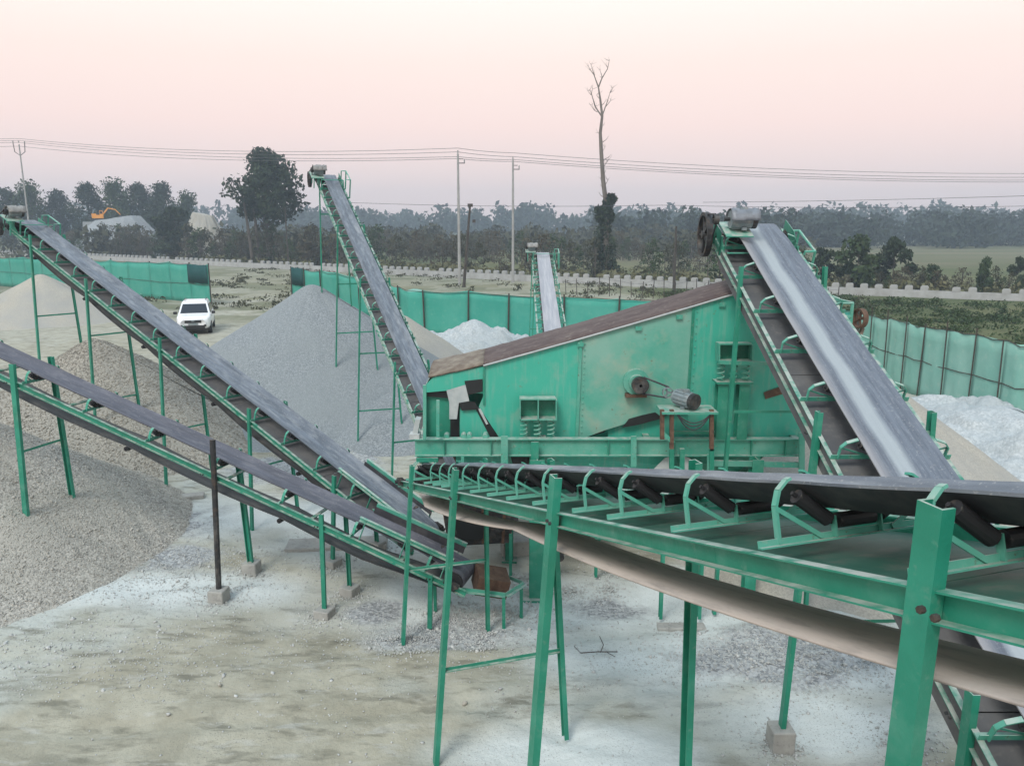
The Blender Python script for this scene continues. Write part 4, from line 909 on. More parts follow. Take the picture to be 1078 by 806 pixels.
# ------------------------------------------------------------------ things under the screen
def spills():
    rng = np.random.default_rng(21); pts = []; sz = []
    extra = [(gnd(*p).x, gnd(*p).y, r_) for p, r_ in [((427, 675), .3), ((507, 675), .25), ((565, 640), .45), ((548, 610), .4), ((600, 622), .3), ((641, 622), .3), ((480, 640), .5), ((530, 645), .3), ((640, 600), .8)]]
    for (x, y, r_) in SPILLS + extra:
        k = 260; a_ = rng.normal(0, r_ * .62, (k, 2)); X = x + a_[:, 0]; Y = y + a_[:, 1]
        pts.append(np.stack([X, Y, ground_z(X, Y) + .004 + .05 * np.exp(-(a_ ** 2).sum(1) / (r_ * .5) ** 2) * rng.random(k)], 1)); sz.append(rng.uniform(.006, .022, k))
    o = link('scattered_stones', stones_mesh(np.concatenate(pts), np.concatenate(sz), 'spilled_stones', S_PALE, rng)); tag(o, 'chips and grit gathered round the leg footings', 'stones', None, 'stuff')
spills()
def under():
    # tail frame of the lower-left conveyor
    r = thing('drum_stand', 'low green angle-iron frame round the tail drum of the lower left conveyor', 'steel frame', (-.45, 10.95, 0))
    O = Vector((-.45, 10.95, 0)); A = lambda x, y, Y: at(x, y, Y) - O
    z = .52
    pts = [(-.75, .35, z + .06), (-.35, -.10, z + .03), (.35, -.22, z), (.62, .15, z), (.2, .5, z + .02)]
    b = MB(); 
    for p, q in zip(pts, pts[1:]): b.angle(p, q, .06, .008)
    b.build('top_rail', GREEN_L, r)
    for i in (0, 2, 3):
        b = MB(); p = Vector(pts[i]); b.channel((p.x, p.y, -.03), (p.x, p.y, p.z), .05, .08, .008, up=(0, 1, 0)); b.build('leg', GREEN, r)
    b = MB(); b.box((.12, .12, .60), (.5, .45, .3), Euler((.1, .25, .2)).to_matrix()); b.build('drum_guard', RUST, r)
    # discharge chute of dirty plates and rubber
    r = thing('discharge_chute', 'dirty brown discharge chute hanging below the low end of the screen', 'chute', (-.35, 12.5, 0)); 
    m = MB(); m.slab([(-.75, .0, 2.35), (.75, 0, 2.35), (.45, .1, 1.35), (-.2, .1, 1.25)], (0, .015, 0)); m.build('front_plate', STEEL_D, r)
    m = MB(); m.slab([(-.75, .0, 2.35), (-.75, .9, 2.35), (-.2, .8, 1.25), (-.2, .1, 1.25)], (.015, 0, 0)); m.build('side_plate', RUST, r)
    m = MB(); m.slab([(.75, .0, 2.35), (.75, .9, 2.35), (.45, .8, 1.35), (.45, .1, 1.35)], (.015, 0, 0)); m.build('side_plate', RUST, r)
    m = MB(); m.slab([(-.75, .92, 2.35), (.75, .92, 2.35), (.45, .82, 1.25), (-.2, .82, 1.25)], (0, .015, 0)); m.build('back_plate', STEEL_D, r)
    m = MB(); m.slab([(-.2, .05, 1.4), (.5, .05, 1.45), (.45, -.02, .95), (-.1, -.05, .9)], (0, .02, 0)); m.build('rubber_apron', RUBBER_D, r)
    r = thing('feed_boot', 'dark dirty feed boot under the low end of the screen beside the green column', 'hopper', (-.5, 12.9, 0))
    m = MB(); m.slab([(-.75, -.45, 1.75), (.6, -.45, 1.75), (.45, -.40, .62), (-.6, -.40, .55)], (0, .015, 0)); m.build('front_plate', STEEL_D, r)
    for sx, sm in ((-1, RUST), (1, STEEL_D)):
        m = MB(); m.slab([(-.75 if sx < 0 else .6, -.45, 1.75), (-.75 if sx < 0 else .6, .5, 1.75), (-.6 if sx < 0 else .45, .45, .6), (-.6 if sx < 0 else .45, -.4, .6)], (sx * .015, 0, 0)); m.build('side_plate', sm, r)
    m = MB(); m.slab([(-.75, .5, 1.75), (.6, .5, 1.75), (.45, .45, .6), (-.6, .45, .6)], (0, .015, 0)); m.build('back_plate', STEEL_D, r)
    for q in (-.45, .0, .4): m = MB(); m.bar((q, -.47, 1.72), (q * .85, -.42, .62), .05, .03, up=(0, 1, 0)); m.build('rib', RUST, r)
    m = MB(); m.slab([(-.5, -.5, 1.15), (.05, -.5, 1.2), (.0, -.52, .75), (-.42, -.52, .70)], (0, .012, 0)); m.build('rubber_flap', BLACK_R, r)
    m = MB(); m.tube((.25, -.55, 1.0), (.25, -.44, 1.0), .14, seg=16); m.build('bearing', STEEL_D, r)
    for q in (-.65, .5): m = MB(); m.channel((q, -.4, .02), (q, -.4, .8), .05, .07, .008, up=(0, 1, 0)); m.build('leg', GREEN, r)
    # second hopper feeding the far belt
    r = thing('tail_hopper', 'dark rusty feed hopper over the tail of the small rear conveyor', 'hopper', (1.15, 12.75, 0))
    m = MB(); m.slab([(-.4, -.25, 1.15), (.4, -.25, 1.15), (.36, -.22, .72), (-.36, -.22, .72)], (0, .015, 0)); m.build('front_plate', STEEL_D, r)
    for s in (-1, 1):
        m = MB(); m.slab([(s * .4, -.25, 1.15), (s * .4, .5, 1.15), (s * .36, .5, .72), (s * .36, -.22, .72)], (s * .015, 0, 0)); m.build('side_plate', RUST, r)
        m = MB(); m.channel((s * .33, -.35, .04), (s * .33, -.35, .75), .05, .08, .008, up=(0, 1, 0)); m.build('leg', GREEN, r)
        m = MB(); m.tube((s * .33, -.42, .42), (s * .33, -.36, .42), .08, seg=14); m.build('bearing', STEEL_D, r)
    # slabs and loose blocks
    for (px, py, sx, sy, sz, rz, lb, nm) in [(355, 572, 1.9, .5, .12, .1, 'long low concrete pad under the upper left conveyor leg', 'concrete_pad'), (545, 583, .6, .3, .3, .2, 'pale concrete block under the foreground conveyor near the green column', 'concrete_block'),
            (717, 655, .75, .2, .08, 0, 'thin pale strip of concrete under the small twin-legged stand', 'concrete_pad'), (185, 527, 1.2, .25, .1, .3, 'narrow concrete kerb at the foot of the tan stone pile', 'concrete_pad')]:
        p = gnd(px, py); b = MB(); b.box((0, 0, sz / 2 - .03), (sx, sy, sz)); o = b.build(nm, CONC, None, bevel=.015); o.location = (p.x, p.y, gz(p.x, p.y)); o.rotation_euler = (0, 0, rz); tag(o, lb, 'concrete')
    p = gnd(717, 652); r = thing('support_stand', 'small twin-legged green stand on a concrete strip beneath the foreground belt', 'stand', (p.x, p.y, 0))
    for s in (-1, 1):
        b = MB(); b.channel((s * .3, 0, .03), (s * .3, 0, 1.9), .05, .09, .008, up=(0, 1, 0)); b.build('leg', GREEN, r)
    b = MB(); b.bar((-.3, 0, .62), (.3, 0, .62), .03, .04); b.bar((-.34, 0, 1.9), (.34, 0, 1.9), .05, .08); b.build('tie_bar', GREEN, r)
under()

# ------------------------------------------------------------------ shade-cloth fences
def fence(label, pts, heights, spacing, cm, post_mat, seed, rail_t=(.5,), dark_ends=(), post_over=.15, wave=.05, skip_posts=False, pw=.03):
    rng = random.Random(seed)
    r = thing('shade_cloth_fence', label, 'fence', (*pts[0], 0))
    P0 = Vector((*pts[0], 0)); seg = []; 
    d = [0]
    for a_, b_ in zip(pts[:-1], pts[1:]): d.append(d[-1] + math.dist(a_, b_))
    def pos(t): return Vector((float(np.interp(t, d, [p[0] for p in pts])), float(np.interp(t, d, [p[1] for p in pts])), 0)) - P0
    def hgt(t): return float(np.interp(t, d, heights))
    n = max(1, round(d[-1] / spacing)); st = d[-1] / n
    jit = [0] + [rng.uniform(-.12, .12) * st for _ in range(n - 1)] + [0]; top = [rng.uniform(-.08, .06) for _ in range(n + 1)]
    ts = [k * st + jit[k] for k in range(n + 1)]; sagk = [rng.uniform(.02, .16) * min(1, spacing / 1.6) for _ in range(n)]
    for k in range(n):
        t0, t1 = ts[k], ts[k + 1]; nu, nv = 9, 7; vs = []
        fold = rng.uniform(0, 6)
        for i in range(nu):
            f = i / (nu - 1); t = t0 + (t1 - t0) * f; p = pos(t); nrm = (pos(min(t + .05, d[-1])) - pos(max(t - .05, 0))).normalized(); nrm = Vector((nrm.y, -nrm.x, 0))
            h = hgt(t) + top[k] * (1 - f) + top[k + 1] * f - sagk[k] * 4 * f * (1 - f)
            for j in range(nv):
                g = j / (nv - 1); w_ = wave * math.sin(f * math.pi) * (math.sin(g * 5 + fold) * .8 + math.sin(f * 9 + g * 4 + fold) * .5)
                q = p + nrm * w_; vs.append(Vector((q.x, q.y, -.05 + (h + .05) * g)))
        b = MB(); b.add(vs, [(i * nv + j, (i + 1) * nv + j, (i + 1) * nv + j + 1, i * nv + j + 1) for i in range(nu - 1) for j in range(nv - 1)])
        o = b.build('cloth_panel', cm, r, True); s = o.modifiers.new('s', 'SOLIDIFY'); s.thickness = .008
    for k in range(n + 1):
        p = pos(ts[k]); h = hgt(ts[k]) + top[k] + rng.uniform(.0, post_over); lean = rng.uniform(-.06, .06)
        t = ts[k]; nrm = (pos(min(t + .05, d[-1])) - pos(max(t - .05, 0))).normalized(); nrm = Vector((nrm.y, -nrm.x, 0)) * .05
        b = MB(); b.path([p + nrm + Vector((0, 0, -.1)), p + nrm + Vector((lean * .5, 0, h / 2)), p + nrm + Vector((lean, 0, h))], pw, 6); b.build('post', post_mat, r)
    for rt in rail_t:
        b = MB(); pp = []
        for k in range(n):
            for f in (0, .5):
                t = ts[k] + (ts[k + 1] - ts[k]) * f; p = pos(t); pp.append(p + Vector((0, -.07, (hgt(t)) * rt + rng.uniform(-.05, .05) - (.05 if f else 0))))
        pp.append(pos(ts[-1]) + Vector((0, -.07, hgt(ts[-1]) * rt)))
        b.path(pp, .016, 5); b.build('rail', post_mat, r)
    for t0, t1, g0, g1 in dark_ends:
        p = pos(t0); q = pos(t1); h = hgt(t0); nn_ = 9; vs = []
        for i in range(nn_):
            for g in (g0, g1): pt = p.lerp(q, i / (nn_ - 1)); vs.append(Vector((pt.x, pt.y - .11, h * g + .03 * math.sin(i * 1.7))))
        b = MB(); b.add(vs, [(2 * i, 2 * i + 2, 2 * i + 3, 2 * i + 1) for i in range(nn_ - 1)])
        o = b.build('dark_net_panel', CLOTH_D, r, True); s = o.modifiers.new('s', 'SOLIDIFY'); s.thickness = .008; o['label'] = 'dark green net square'
    return r
g1 = at(222, 322, 59.5); g0 = (-58, 83)
fl = [(g1.x, 59.5), (-30.5, 65), g0]; Lf = math.dist(fl[0], fl[1]) + math.dist(fl[1], fl[2])
fence('green shade-cloth fence behind the white car with a dark net square at its right end', fl, [3.15, 3.1, 2.9], 3.1, CLOTH, WOODP, 31, (.5, .98), dark_ends=((.1, 2.9, .52, .97),), pw=.05)
fm = [(at(306, 281, 62).x, 62), (at(395, 290, 51).x, 51), (at(430, 303, 44).x, 44), (at(540, 309, 40).x, 40), (at(690, 313, 37).x, 37), (at(830, 318, 34).x, 34), (at(905, 325, 31.5).x, 31.5)]
fence('green shade-cloth fence crossing the middle distance behind the conveyors and screen', fm, [2.85, 2.6, 2.5, 2.55, 2.6, 2.6, 2.6], 2.9, CLOTH, WOODP, 32, (.97,), dark_ends=((.1, 2.3, .5, .98),), pw=.045)
fr_ = [(at(905, 325, 31.5).x, 31.5), (at(960, 345, 27.6).x, 27.6), (at(1000, 352, 25.5).x, 25.5), (at(1075, 360, 22.6).x, 22.6), (18.6, 19.5), (21.5, 15)]
fence('pale green shade-cloth fence with crooked poles curving along the right edge', fr_, [2.6, 2.58, 2.6, 2.6, 2.6, 2.6], 1.15, CLOTH_P, WOODP, 33, (.5, .99), post_over=.4, pw=.022)
# loose cloth heaped by the middle fence
def clothheap():
    p = gnd(437, 300); b = MB(); n = 18; vs = []; rg = random.Random(2)
    for i in range(n):
        for j in range(n):
            u, v = i / (n - 1) * 2 - 1, j / (n - 1) * 2 - 1; rr = math.hypot(u, v)
            vs.append((u * 3.0, v * 1.5, max(0, 1 - rr) * 1.3 + rg.uniform(0, .12)))
    b.add(vs, [(i * n + j, (i + 1) * n + j, (i + 1) * n + j + 1, i * n + j + 1) for i in range(n - 1) for j in range(n - 1)])
    o = b.build('cloth_heap', CLOTH_P, None, True); o.location = (at(437, 295, 60).x, 60, .0); tag(o, 'crumpled pale green cloth heap behind the middle fence', 'cloth')
clothheap()

# ------------------------------------------------------------------ roadside parapet and road
def along(pts, t):
    d = [0]
    for a_, b_ in zip(pts[:-1], pts[1:]): d.append(d[-1] + math.dist(a_, b_))
    return (float(np.interp(t, d, [p[0] for p in pts])), float(np.interp(t, d, [p[1] for p in pts]))), d[-1]
def parapet():
    r = thing('roadside_parapet', 'long whitewashed parapet with toothed top along the far road', 'wall', (0, 0, 0))
    _, L = along(ROADPTS, 0); t = 26; k = 0
    b = MB()
    for a_, c_ in zip(ROADPTS[:-1], ROADPTS[1:]): b.bar((a_[0], a_[1], .30), (c_[0], c_[1], .30), .30, .78)
    b.build('wall_base', PARAP, r)
    cap = MB()
    pr = [(-.30, 0), (.30, 0), (.30, .30), (.20, .40), (-.20, .40), (-.30, .30)]
    cap.prism((0, -.15, 0), (0, .15, 0), [(x, z) for x, z in pr]); me = cap.mesh('parapet_block', PARAP)
    rg = random.Random(9)
    while t < L - 2 and k < 290:
        (x, y), _ = along(ROADPTS, t); (x2, y2), _ = along(ROADPTS, t + .3)
        if rg.random() > .03:
            link('parapet_block', me, r, (x, y, .692 + rg.uniform(-.04, .0) + .002), (0, rg.uniform(-.03, .03), math.atan2(y2 - y, x2 - x)))
        t += 1.17 if x > -30 else 1.4; k += 1
    b = MB(); off = 4.2
    P_ = [(x + off * .55, y + off * .83) for x, y in ROADPTS]; Q = [(x + (off - 3.6) * .55, y + (off - 3.6) * .83) for x, y in ROADPTS]
    vs = [(x, y, .12) for x, y in P_] + [(x, y, .12) for x, y in Q]; n = len(P_)
    b.add(vs, [(i, n + i, n + i + 1, i + 1) for i in range(n - 1)]); tag(b.build('road', ROAD), 'grey road behind the parapet', None, None, 'structure')
parapet()
def wirefence():
    r = thing('wire_fence', 'row of thin dark stakes with wire in front of the toothed parapet', 'fence', (0, 0, 0)); rg = random.Random(4); tops = []
    for k in range(26):
        px = 596 + k * 11.5; x = at(px, 300, 68 - k * .35).x; y = 68 - k * .35; h = 1.5 + rg.uniform(-.2, .3)
        b = MB(); b.path([(x, y, -.1), (x + rg.uniform(-.08, .08), y, h)], .035, 5); b.build('stake', WOODP, r); tops.append((x, y, h - .2))
    b = MB(); b.path(tops, .012, 4); b.path([(x, y, z - .5) for x, y, z in tops], .012, 4); b.build('wire', WIRE, r)
wirefence()
b = MB(); n_ = 20; vs = []
for i in range(n_):
    for j in range(5):
        x = at(560 + i * 12, 315, 55).x; vs.append((x, 50 + j * 2.2, .9 * math.sin(j / 4 * math.pi) * math.sin(i / (n_ - 1) * math.pi) ** .5 + .08 * math.sin(i * 2.3 + j) - .05))
b.add(vs, [(i * 5 + j, (i + 1) * 5 + j, (i + 1) * 5 + j + 1, i * 5 + j + 1) for i in range(n_ - 1) for j in range(4)])
tag(b.build('earth_bank', BRICK, None, True), 'low reddish earth bank just behind the middle fence', None, None, 'structure')

# ------------------------------------------------------------------ utility poles and wires
def pole(label, px, ptop, Y, r0=.14, m=POLE, top='trident', lean=0, pbase=None, name='utility_pole'):
    t = at(px, ptop, Y); r = thing(name, label, 'utility pole', (t.x, Y, 0)); h = t.z
    b = MB(); b.path([(-lean, 0, -.3), (-lean * .5, 0, h / 2), (0, 0, h)], r0, 8, r0 * .6); b.build('shaft', m, r)
    if top == 'trident':
        b = MB(); b.path([(-.8, 0, h + .2), (-.7, 0, h - 1.0), (0, 0, h - 1.5), (.7, 0, h - 1.0), (.8, 0, h + .2)], .05, 6); b.build('crossarm', STEEL_D, r)
        for x in (-.8, 0, .8): b = MB(); b.tube((x, 0, h + .2), (x, 0, h + .45), .07, seg=8); b.build('insulator', POLE, r)
    if top == 'arm':
        b = MB(); b.bar((-.1, 0, h - .9), (.7, 0, h - .9), .08, .08); b.bar((.0, 0, h - .5), (.5, 0, h - .5), .06, .06); b.build('crossarm', STEEL_D, r)
        for x in (0, .65): b = MB(); b.tube((x, 0, h - .85 if x else h), (x, 0, h - .5 if x else h + .35), .06, seg=8); b.build('insulator', POLE, r)
    if top == 'stub':
        b = MB(); b.box((0, 0, h - .1), (.5, .2, .3)); b.build('crossarm', m, r)
        b = MB(); b.box((.35, 0, h - 1.6), (.3, .2, .3)); b.build('fuse_box', m, r)
    return t
pole('pale pole with trident crossarm at the left edge above the dark trees', 20, 152, 110, .14, POLE)
pole('tall pale pole left of its neighbour in the middle distance', 482, 162, 80, .17, POLE, 'arm')
pole('tall pale pole right of its neighbour in the middle distance', 540, 169, 84, .16, POLE, 'arm')
pole('short dark timber pole leaning beside the two pale poles', 495, 215, 76, .16, WOODP, 'stub', lean=.75)
pole('thin dark timber post right of the dead tree', 712, 238, 74, .14, WOODP, 'none')
pole('dark post under the big round tree', 300, 218, 112, .12, WOODP, 'none')
def wire(label, pts, sagm=.6, r=.022):
    b = MB(); out = []
    for a_, c_ in zip(pts[:-1], pts[1:]):
        for i in range(14):
            f = i / 14; p = a_.lerp(c_, f); p.z -= sagm * 4 * f * (1 - f) * ((c_ - a_).length / 70) ; out.append(p)
    out.append(pts[-1]); b.path(out, r, 4); tag(b.build('overhead_wire', WIRE), label, 'wire', 'overhead power wires')
for k, (ya, yb_, yc, yd) in enumerate([(146, 156, 161, 178), (150, 165, 168, 185), (154, 167, 170, 187), (148, 160, 165, 182)]):
    wire(['uppermost wire strung from the left pole past the twin poles', 'third wire down from the left pole past the twin poles', 'lowest long wire from the left pole past the twin poles', 'second wire down from the left pole past the twin poles'][k],
         [at(-220, ya - 12, 130), at(20, ya, 110), at(482, yb_, 80), at(540, yc, 84), at(1240, yd + 2, 92)], .9)
wire('low wire running right past the dead tree just above the distant wood', [at(360, 213, 95), at(700, 216, 90), at(1200, 214, 84)], .5)
wire('low wire rising to the right above the right hand wood', [at(740, 213, 90), at(1200, 202, 70)], .3)

# ------------------------------------------------------------------ vegetation
def leafmesh(n, centres, rads, size, m, rng, name='crown', flat=1.0):
    """n leaf clumps spread through several lobes"""
    k = rng.integers(0, len(centres), n); c = np.array(centres)[k]; r = np.array(rads)[k]
    v = rng.normal(size=(n, 3)); v /= np.linalg.norm(v, axis=1)[:, None]; rr = rng.random(n) ** .45
    if np.ndim(r) == 1: r = np.stack([r, r, r * .8 * flat], 1)
    p = c + v * rr[:, None] * r + rng.normal(0, .06, (n, 3)) * r
    s = size * rng.uniform(.5, 1.5, n)
    a_ = rng.normal(size=(n, 3)); a_ /= np.linalg.norm(a_, axis=1)[:, None]
    b_ = np.cross(a_, rng.normal(size=(n, 3))); b_ /= np.linalg.norm(b_, axis=1)[:, None]
    V = np.stack([p - a_ * s[:, None], p - b_ * s[:, None] * .55, p + a_ * s[:, None], p + b_ * s[:, None] * .55], 1).reshape(-1, 3)
    me = bpy.data.meshes.new(name); me.vertices.add(n * 4); me.vertices.foreach_set('co', V.astype(np.float32).ravel())
    me.loops.add(n * 4); me.loops.foreach_set('vertex_index', np.arange(n * 4, dtype=np.int32)); me.polygons.add(n); me.polygons.foreach_set('loop_start', np.arange(0, n * 4, 4, dtype=np.int32))
    me.materials.append(m); me.update(calc_edges=True); return me
def treekit(h, w, nl, leaves, size, m, seed, trunk_f=.35, flat=1.0, stems=1):
    rng = np.random.default_rng(seed); C = []; Rr = []; t = MB()
    for s_ in range(stems):
        x0 = rng.uniform(-.1, .1) * w * (stems > 1) * 2; t.path([(x0, 0, -.3), (x0 * 1.3 + rng.uniform(-.1, .1), 0, h * trunk_f), (x0 * 1.6, 0, h * .8)], h * .018, 7, h * .005)
    for i in range(nl):
        zz = h * (trunk_f + (1 - trunk_f) * (i + .5) / nl); prof = math.sin(math.pi * min(1, ((zz / h - trunk_f) / (1 - trunk_f)) * .8 + .18)) 
        a_ = rng.uniform(0, 6.28); rr = w / 2 * prof * rng.uniform(.15, .75); c = (math.cos(a_) * rr, math.sin(a_) * rr, zz)
        C.append(c); Rr.append(w * rng.uniform(.09, .21)); t.path([(0, 0, zz * .72), (c[0] * .5, c[1] * .5, zz * .86), (c[0], c[1], zz)], h * .006, 5, h * .0018)
    return t.mesh('trunk', BARK), leafmesh(leaves, C, Rr, size, m, rng, flat=flat)
KITS = {}
def tree(kind, label, X, Y, sc=1, rz=0, group=None, name='tree', cat='tree', sx=1):
    tm, cm = KITS[kind]; r = thing(name, label, cat, (X, Y, 0), rz, group); r.scale = (sc * sx, sc * sx, sc)
    link('trunk', tm, r); link('crown', cm, r); return r
KITS['big'] = treekit(18.3, 16.5, 30, 7600, .34, LEAF, 1, .46, stems=3)
for i in range(3): KITS['dark%d' % i] = treekit(13, 10.5, 34, 4600, .27, (LEAF, LEAF_G, LEAF_F)[i], 10 + i, .14)
for i in range(2): KITS['bush%d' % i] = treekit(3.2, 4.2, 10, 1500, .17, LEAF if i else LEAF_G, 20 + i, .1)
for i in range(3): KITS['brush%d' % i] = treekit(4.2, 4.4, 16, 520, .15, (LEAF_B, LEAF_G, LEAF_B2)[i], 30 + i, .1, stems=4)
for i in range(2): KITS['rt%d' % i] = treekit(11, 11, 14, 2600, .42, LEAF_F, 40 + i, .1)
KITS['layer'] = treekit(6.2, 8.0, 14, 4200, .22, LEAF, 50, .2, flat=.5)
def X_(px, Y): return at(px, 260, Y).x
tree('big', 'big round-crowned tree standing alone left of the tall rear conveyor', X_(281, 122), 122, .9, .5, sx=1.05)
tree('layer', 'dark spreading evergreen in front of the distant grey heap', X_(186, 136), 136, 1.42, .0)
for i, (px, Y, sc, lb) in enumerate([(12, 150, 1.05, 'dark tree at the very left edge behind the pale pole'), (38, 146, 1.12, 'dark tree just right of the pale left pole'), (66, 152, 1.02, 'third dark tree from the left edge behind the conveyor head'), (98, 150, 1.14, 'dark tree rising straight behind the orange machine'),
        (126, 147, 1.16, 'tallest dark tree over the grey heap'), (152, 150, 1.12, 'dark tree left of the evergreen above the grey heap'), (176, 148, 1.14, 'dark tree right above the spreading evergreen'), (200, 150, .98, 'last dark tree on the right of the left hand row'), (-20, 148, 1.1, 'dark tree cut off by the left edge of the view')]):
    Y *= 1.24
    tree('dark%d' % (i % 3), lb, X_(px, Y), Y, sc * 1.03, i * 1.3, 'dark trees in the left hand row')
tree('bush0', 'tall dark bush with uneven top in the field right of the wide conveyor', X_(905, 74), 74, 1.5, .3, name='bush', cat='bush')
tree('bush1', 'dark bush touching the wide conveyor belt on its right', X_(868, 78), 78, 1.15, 1.3, name='bush', cat='bush')
tree('bush1', 'darkest tall bush in the field above the right fence', X_(943, 76), 76, 1.45, 2.3, name='bush', cat='bush', sx=.9)
tree('bush0', 'small roundish bush standing alone in the right field', X_(1041, 70), 70, .95, .8, name='bush', cat='bush', sx=.6)
tree('bush1', 'dark bush cut by the right edge of the view', X_(1076, 72), 72, .95, .2, name='bush', cat='bush', sx=.7)
tree('bush0', 'low green bush between the tall bushes behind the toothed parapet', X_(985, 72), 72, .72, 4, name='bush', cat='bush')
rg = random.Random(77)
# row of shrubs behind the parapet
k = 0
for i in range(150):
    px = (60 + i * 8.7) if i < 118 else (60 + (i - 118) * 10) + rg.uniform(-6, 6)
    if 1090 < px: continue
    yr = 0; X0 = X_(px, 100)
    # walk out from the camera until behind the road
    Y = 60
    while Y < float(road_y(np.array([X_(px, Y)]))[0]) + 6: Y += 1
    deep = (rg.uniform(0, 1) * (.15 if px < 250 else 1) if i < 118 else .12 * rg.random()) ** 1.2 * (62 if px < 780 else 6); Y += deep
    hgt_ = (1.15 if px > 400 else 1.3) * rg.uniform(.6, 1.15)
    if px > 850: hgt_ *= .42
    tree('brush%d' % rg.randrange(3), 'dry olive brush growing in the overgrown strip behind the parapet', X_(px, Y), Y, hgt_, rg.uniform(0, 6), 'brush behind the parapet', 'shrub', 'shrub'); k += 1
# field-edge greenery and grass as one mass each
def mass(name, label, cat, m, n_cl, xr, yr, hr, wr, leaves, size, seed, ycurve=None, zoff=0):
    rng = np.random.default_rng(seed); C = []; Rr = []
    for i in range(n_cl):
        x = rng.uniform(*xr); y = rng.uniform(*yr) if ycurve is None else ycurve(x) + rng.uniform(*yr); h = rng.uniform(*hr); w = rng.uniform(*wr)
        for q in range(3):
            C.append((x + rng.uniform(-.5, .5) * w, y + rng.uniform(-.5, .5) * w, h * (.25 + .25 * q) + zoff)); Rr.append((w * (.62 - .12 * q), w * .5, h * .30))
    me = leafmesh(leaves, C, np.array(Rr), size, m, rng, name); o = link(name, me); return tag(o, label, cat, None, 'stuff')
mass('distant_woodland', 'hazy blue distant wood along the whole horizon', 'wood', LEAF_F, 260, (-420, 460), (400, 500), (11, 19), (12, 24), 52000, 1.5, 101)
mass('distant_woodland', 'nearer hazy wood beyond the field on the right', 'wood', LEAF_F, 120, (28, 240), (210, 260), (6.5, 11.5), (7, 13), 42000, .75, 102)
mass('distant_woodland', 'scrubby mid-distance wood behind the poles and dead tree', 'wood', LEAF_B, 150, (-110, 60), (150, 260), (2.5, 6.5), (6, 12), 30000, .6, 103)
mass('ditch_scrub', 'dark low scrub in the ditch between parapet and right fence', 'scrub', LEAF_G, 320, (14, 62), (-33, -6), (.2, .8), (.8, 2.6), 60000, .085, 104, ycurve=lambda x: float(road_y(np.array([x]))[0]))
mass('field_weeds', 'dry weeds along the field edge behind the parapet', 'weeds', GRASS, 260, (-60, 75), (5, 14), (.5, 1.3), (1, 3), 20000, .22, 105, ycurve=lambda x: float(road_y(np.array([x]))[0]))
mass('yard_weeds', 'sparse weed tufts on the far bare part of the yard', 'weeds', LEAF_B, 240, (-36, 30), (56, 112), (.15, .7), (.5, 2.2), 14000, .1, 106)
# dead tree
def deadtree():
    Y = 92; bx = X_(637, Y); r = thing('dead_tree', 'tall bare dead tree with ivy thick round its base', 'tree', (bx, Y, 0))
    q = lambda px, py: at(px, py, Y) - Vector((bx, Y, 0))
    b = MB(); trunk = [q(639, 292), q(638, 250), q(639, 222), q(635, 190), q(633, 160), q(632, 140), q(634, 122), q(632, 105), q(630, 92)]
    b.path(trunk, .36, 9, .08); 
    tr = b.build('trunk', DEADW, r, True)
    limbs = [[(630, 92), (626, 80), (622, 68)], [(630, 92), (634, 82), (640, 72), (641, 64)], [(633, 122), (627, 112), (622, 100), (620, 96)], [(634, 122), (639, 108), (642, 98)], [(626, 80), (621, 74), (619, 70)], [(634, 82), (632, 74)], [(629, 118), (626, 116), (622, 111)], [(638, 112), (643, 106)],
             [(634, 160), (637, 155)], [(633, 143), (630, 140)], [(635, 176), (638, 172), (639, 170)], [(635, 192), (632, 188)], [(637, 195), (640, 190)], [(632, 105), (628, 100)], [(622, 100), (624, 94)], [(642, 98), (645, 93)]]
    for k, lm in enumerate(limbs):
        b = MB(); rnd = random.Random(k); b.path([q(*p) + Vector((0, rnd.uniform(-.4, .4) * i, 0)) for i, p in enumerate(lm)], .085 if k < 4 else .045, 6, .02); b.build('limb', DEADW, r)
    rnd = random.Random(12); k = 0
    for lm in limbs:
        for (px, py) in lm[1:]:
            for _ in range(3):
                a0 = q(px, py); v = Vector((rnd.uniform(-1, 1), rnd.uniform(-1, 1), rnd.uniform(.2, 1.3))) * rnd.uniform(.35, .8)
                b = MB(); b.path([a0, a0 + v * .5 + Vector((rnd.uniform(-.1, .1), 0, 0)), a0 + v], .018, 4, .008); tag(b.build('twig', DEADW, r)); k += 1
    for (px, py) in [(634, 150), (636, 168), (634, 185), (638, 200), (636, 208), (633, 133), (632, 112)]:
        a0 = q(px, py); v = Vector((rnd.choice((-1, 1)) * rnd.uniform(.4, .8), rnd.uniform(-.4, .4), rnd.uniform(.1, .8)))
        b = MB(); b.path([a0, a0 + v * .6, a0 + v + Vector((0, 0, .2))], .05, 5, .015); b.build('broken_stub', DEADW, r)
    rng = np.random.default_rng(8)
    C = []; Rr = []
    for (px, py, w, h) in [(641, 212, .7, 1.0), (636, 222, .8, .9), (645, 209, .5, .6), (630, 221, .5, .5), (640, 218, .6, .9), (634, 229, .9, .9), (642, 228, .6, .8), (637, 236, .8, 1.3), (634, 246, 1.1, 1.4), (640, 260, 1.0, 1.6), (630, 262, .8, 1.2), (636, 276, 1.4, 1.2), (644, 282, 1.0, .8), (629, 284, .9, .8)]:
        C.append(tuple(q(px, py))); Rr.append((w, w, h))
    link('ivy', leafmesh(3600, C, np.array(Rr), .2, LEAF, rng, 'ivy'), r)
deadtree()

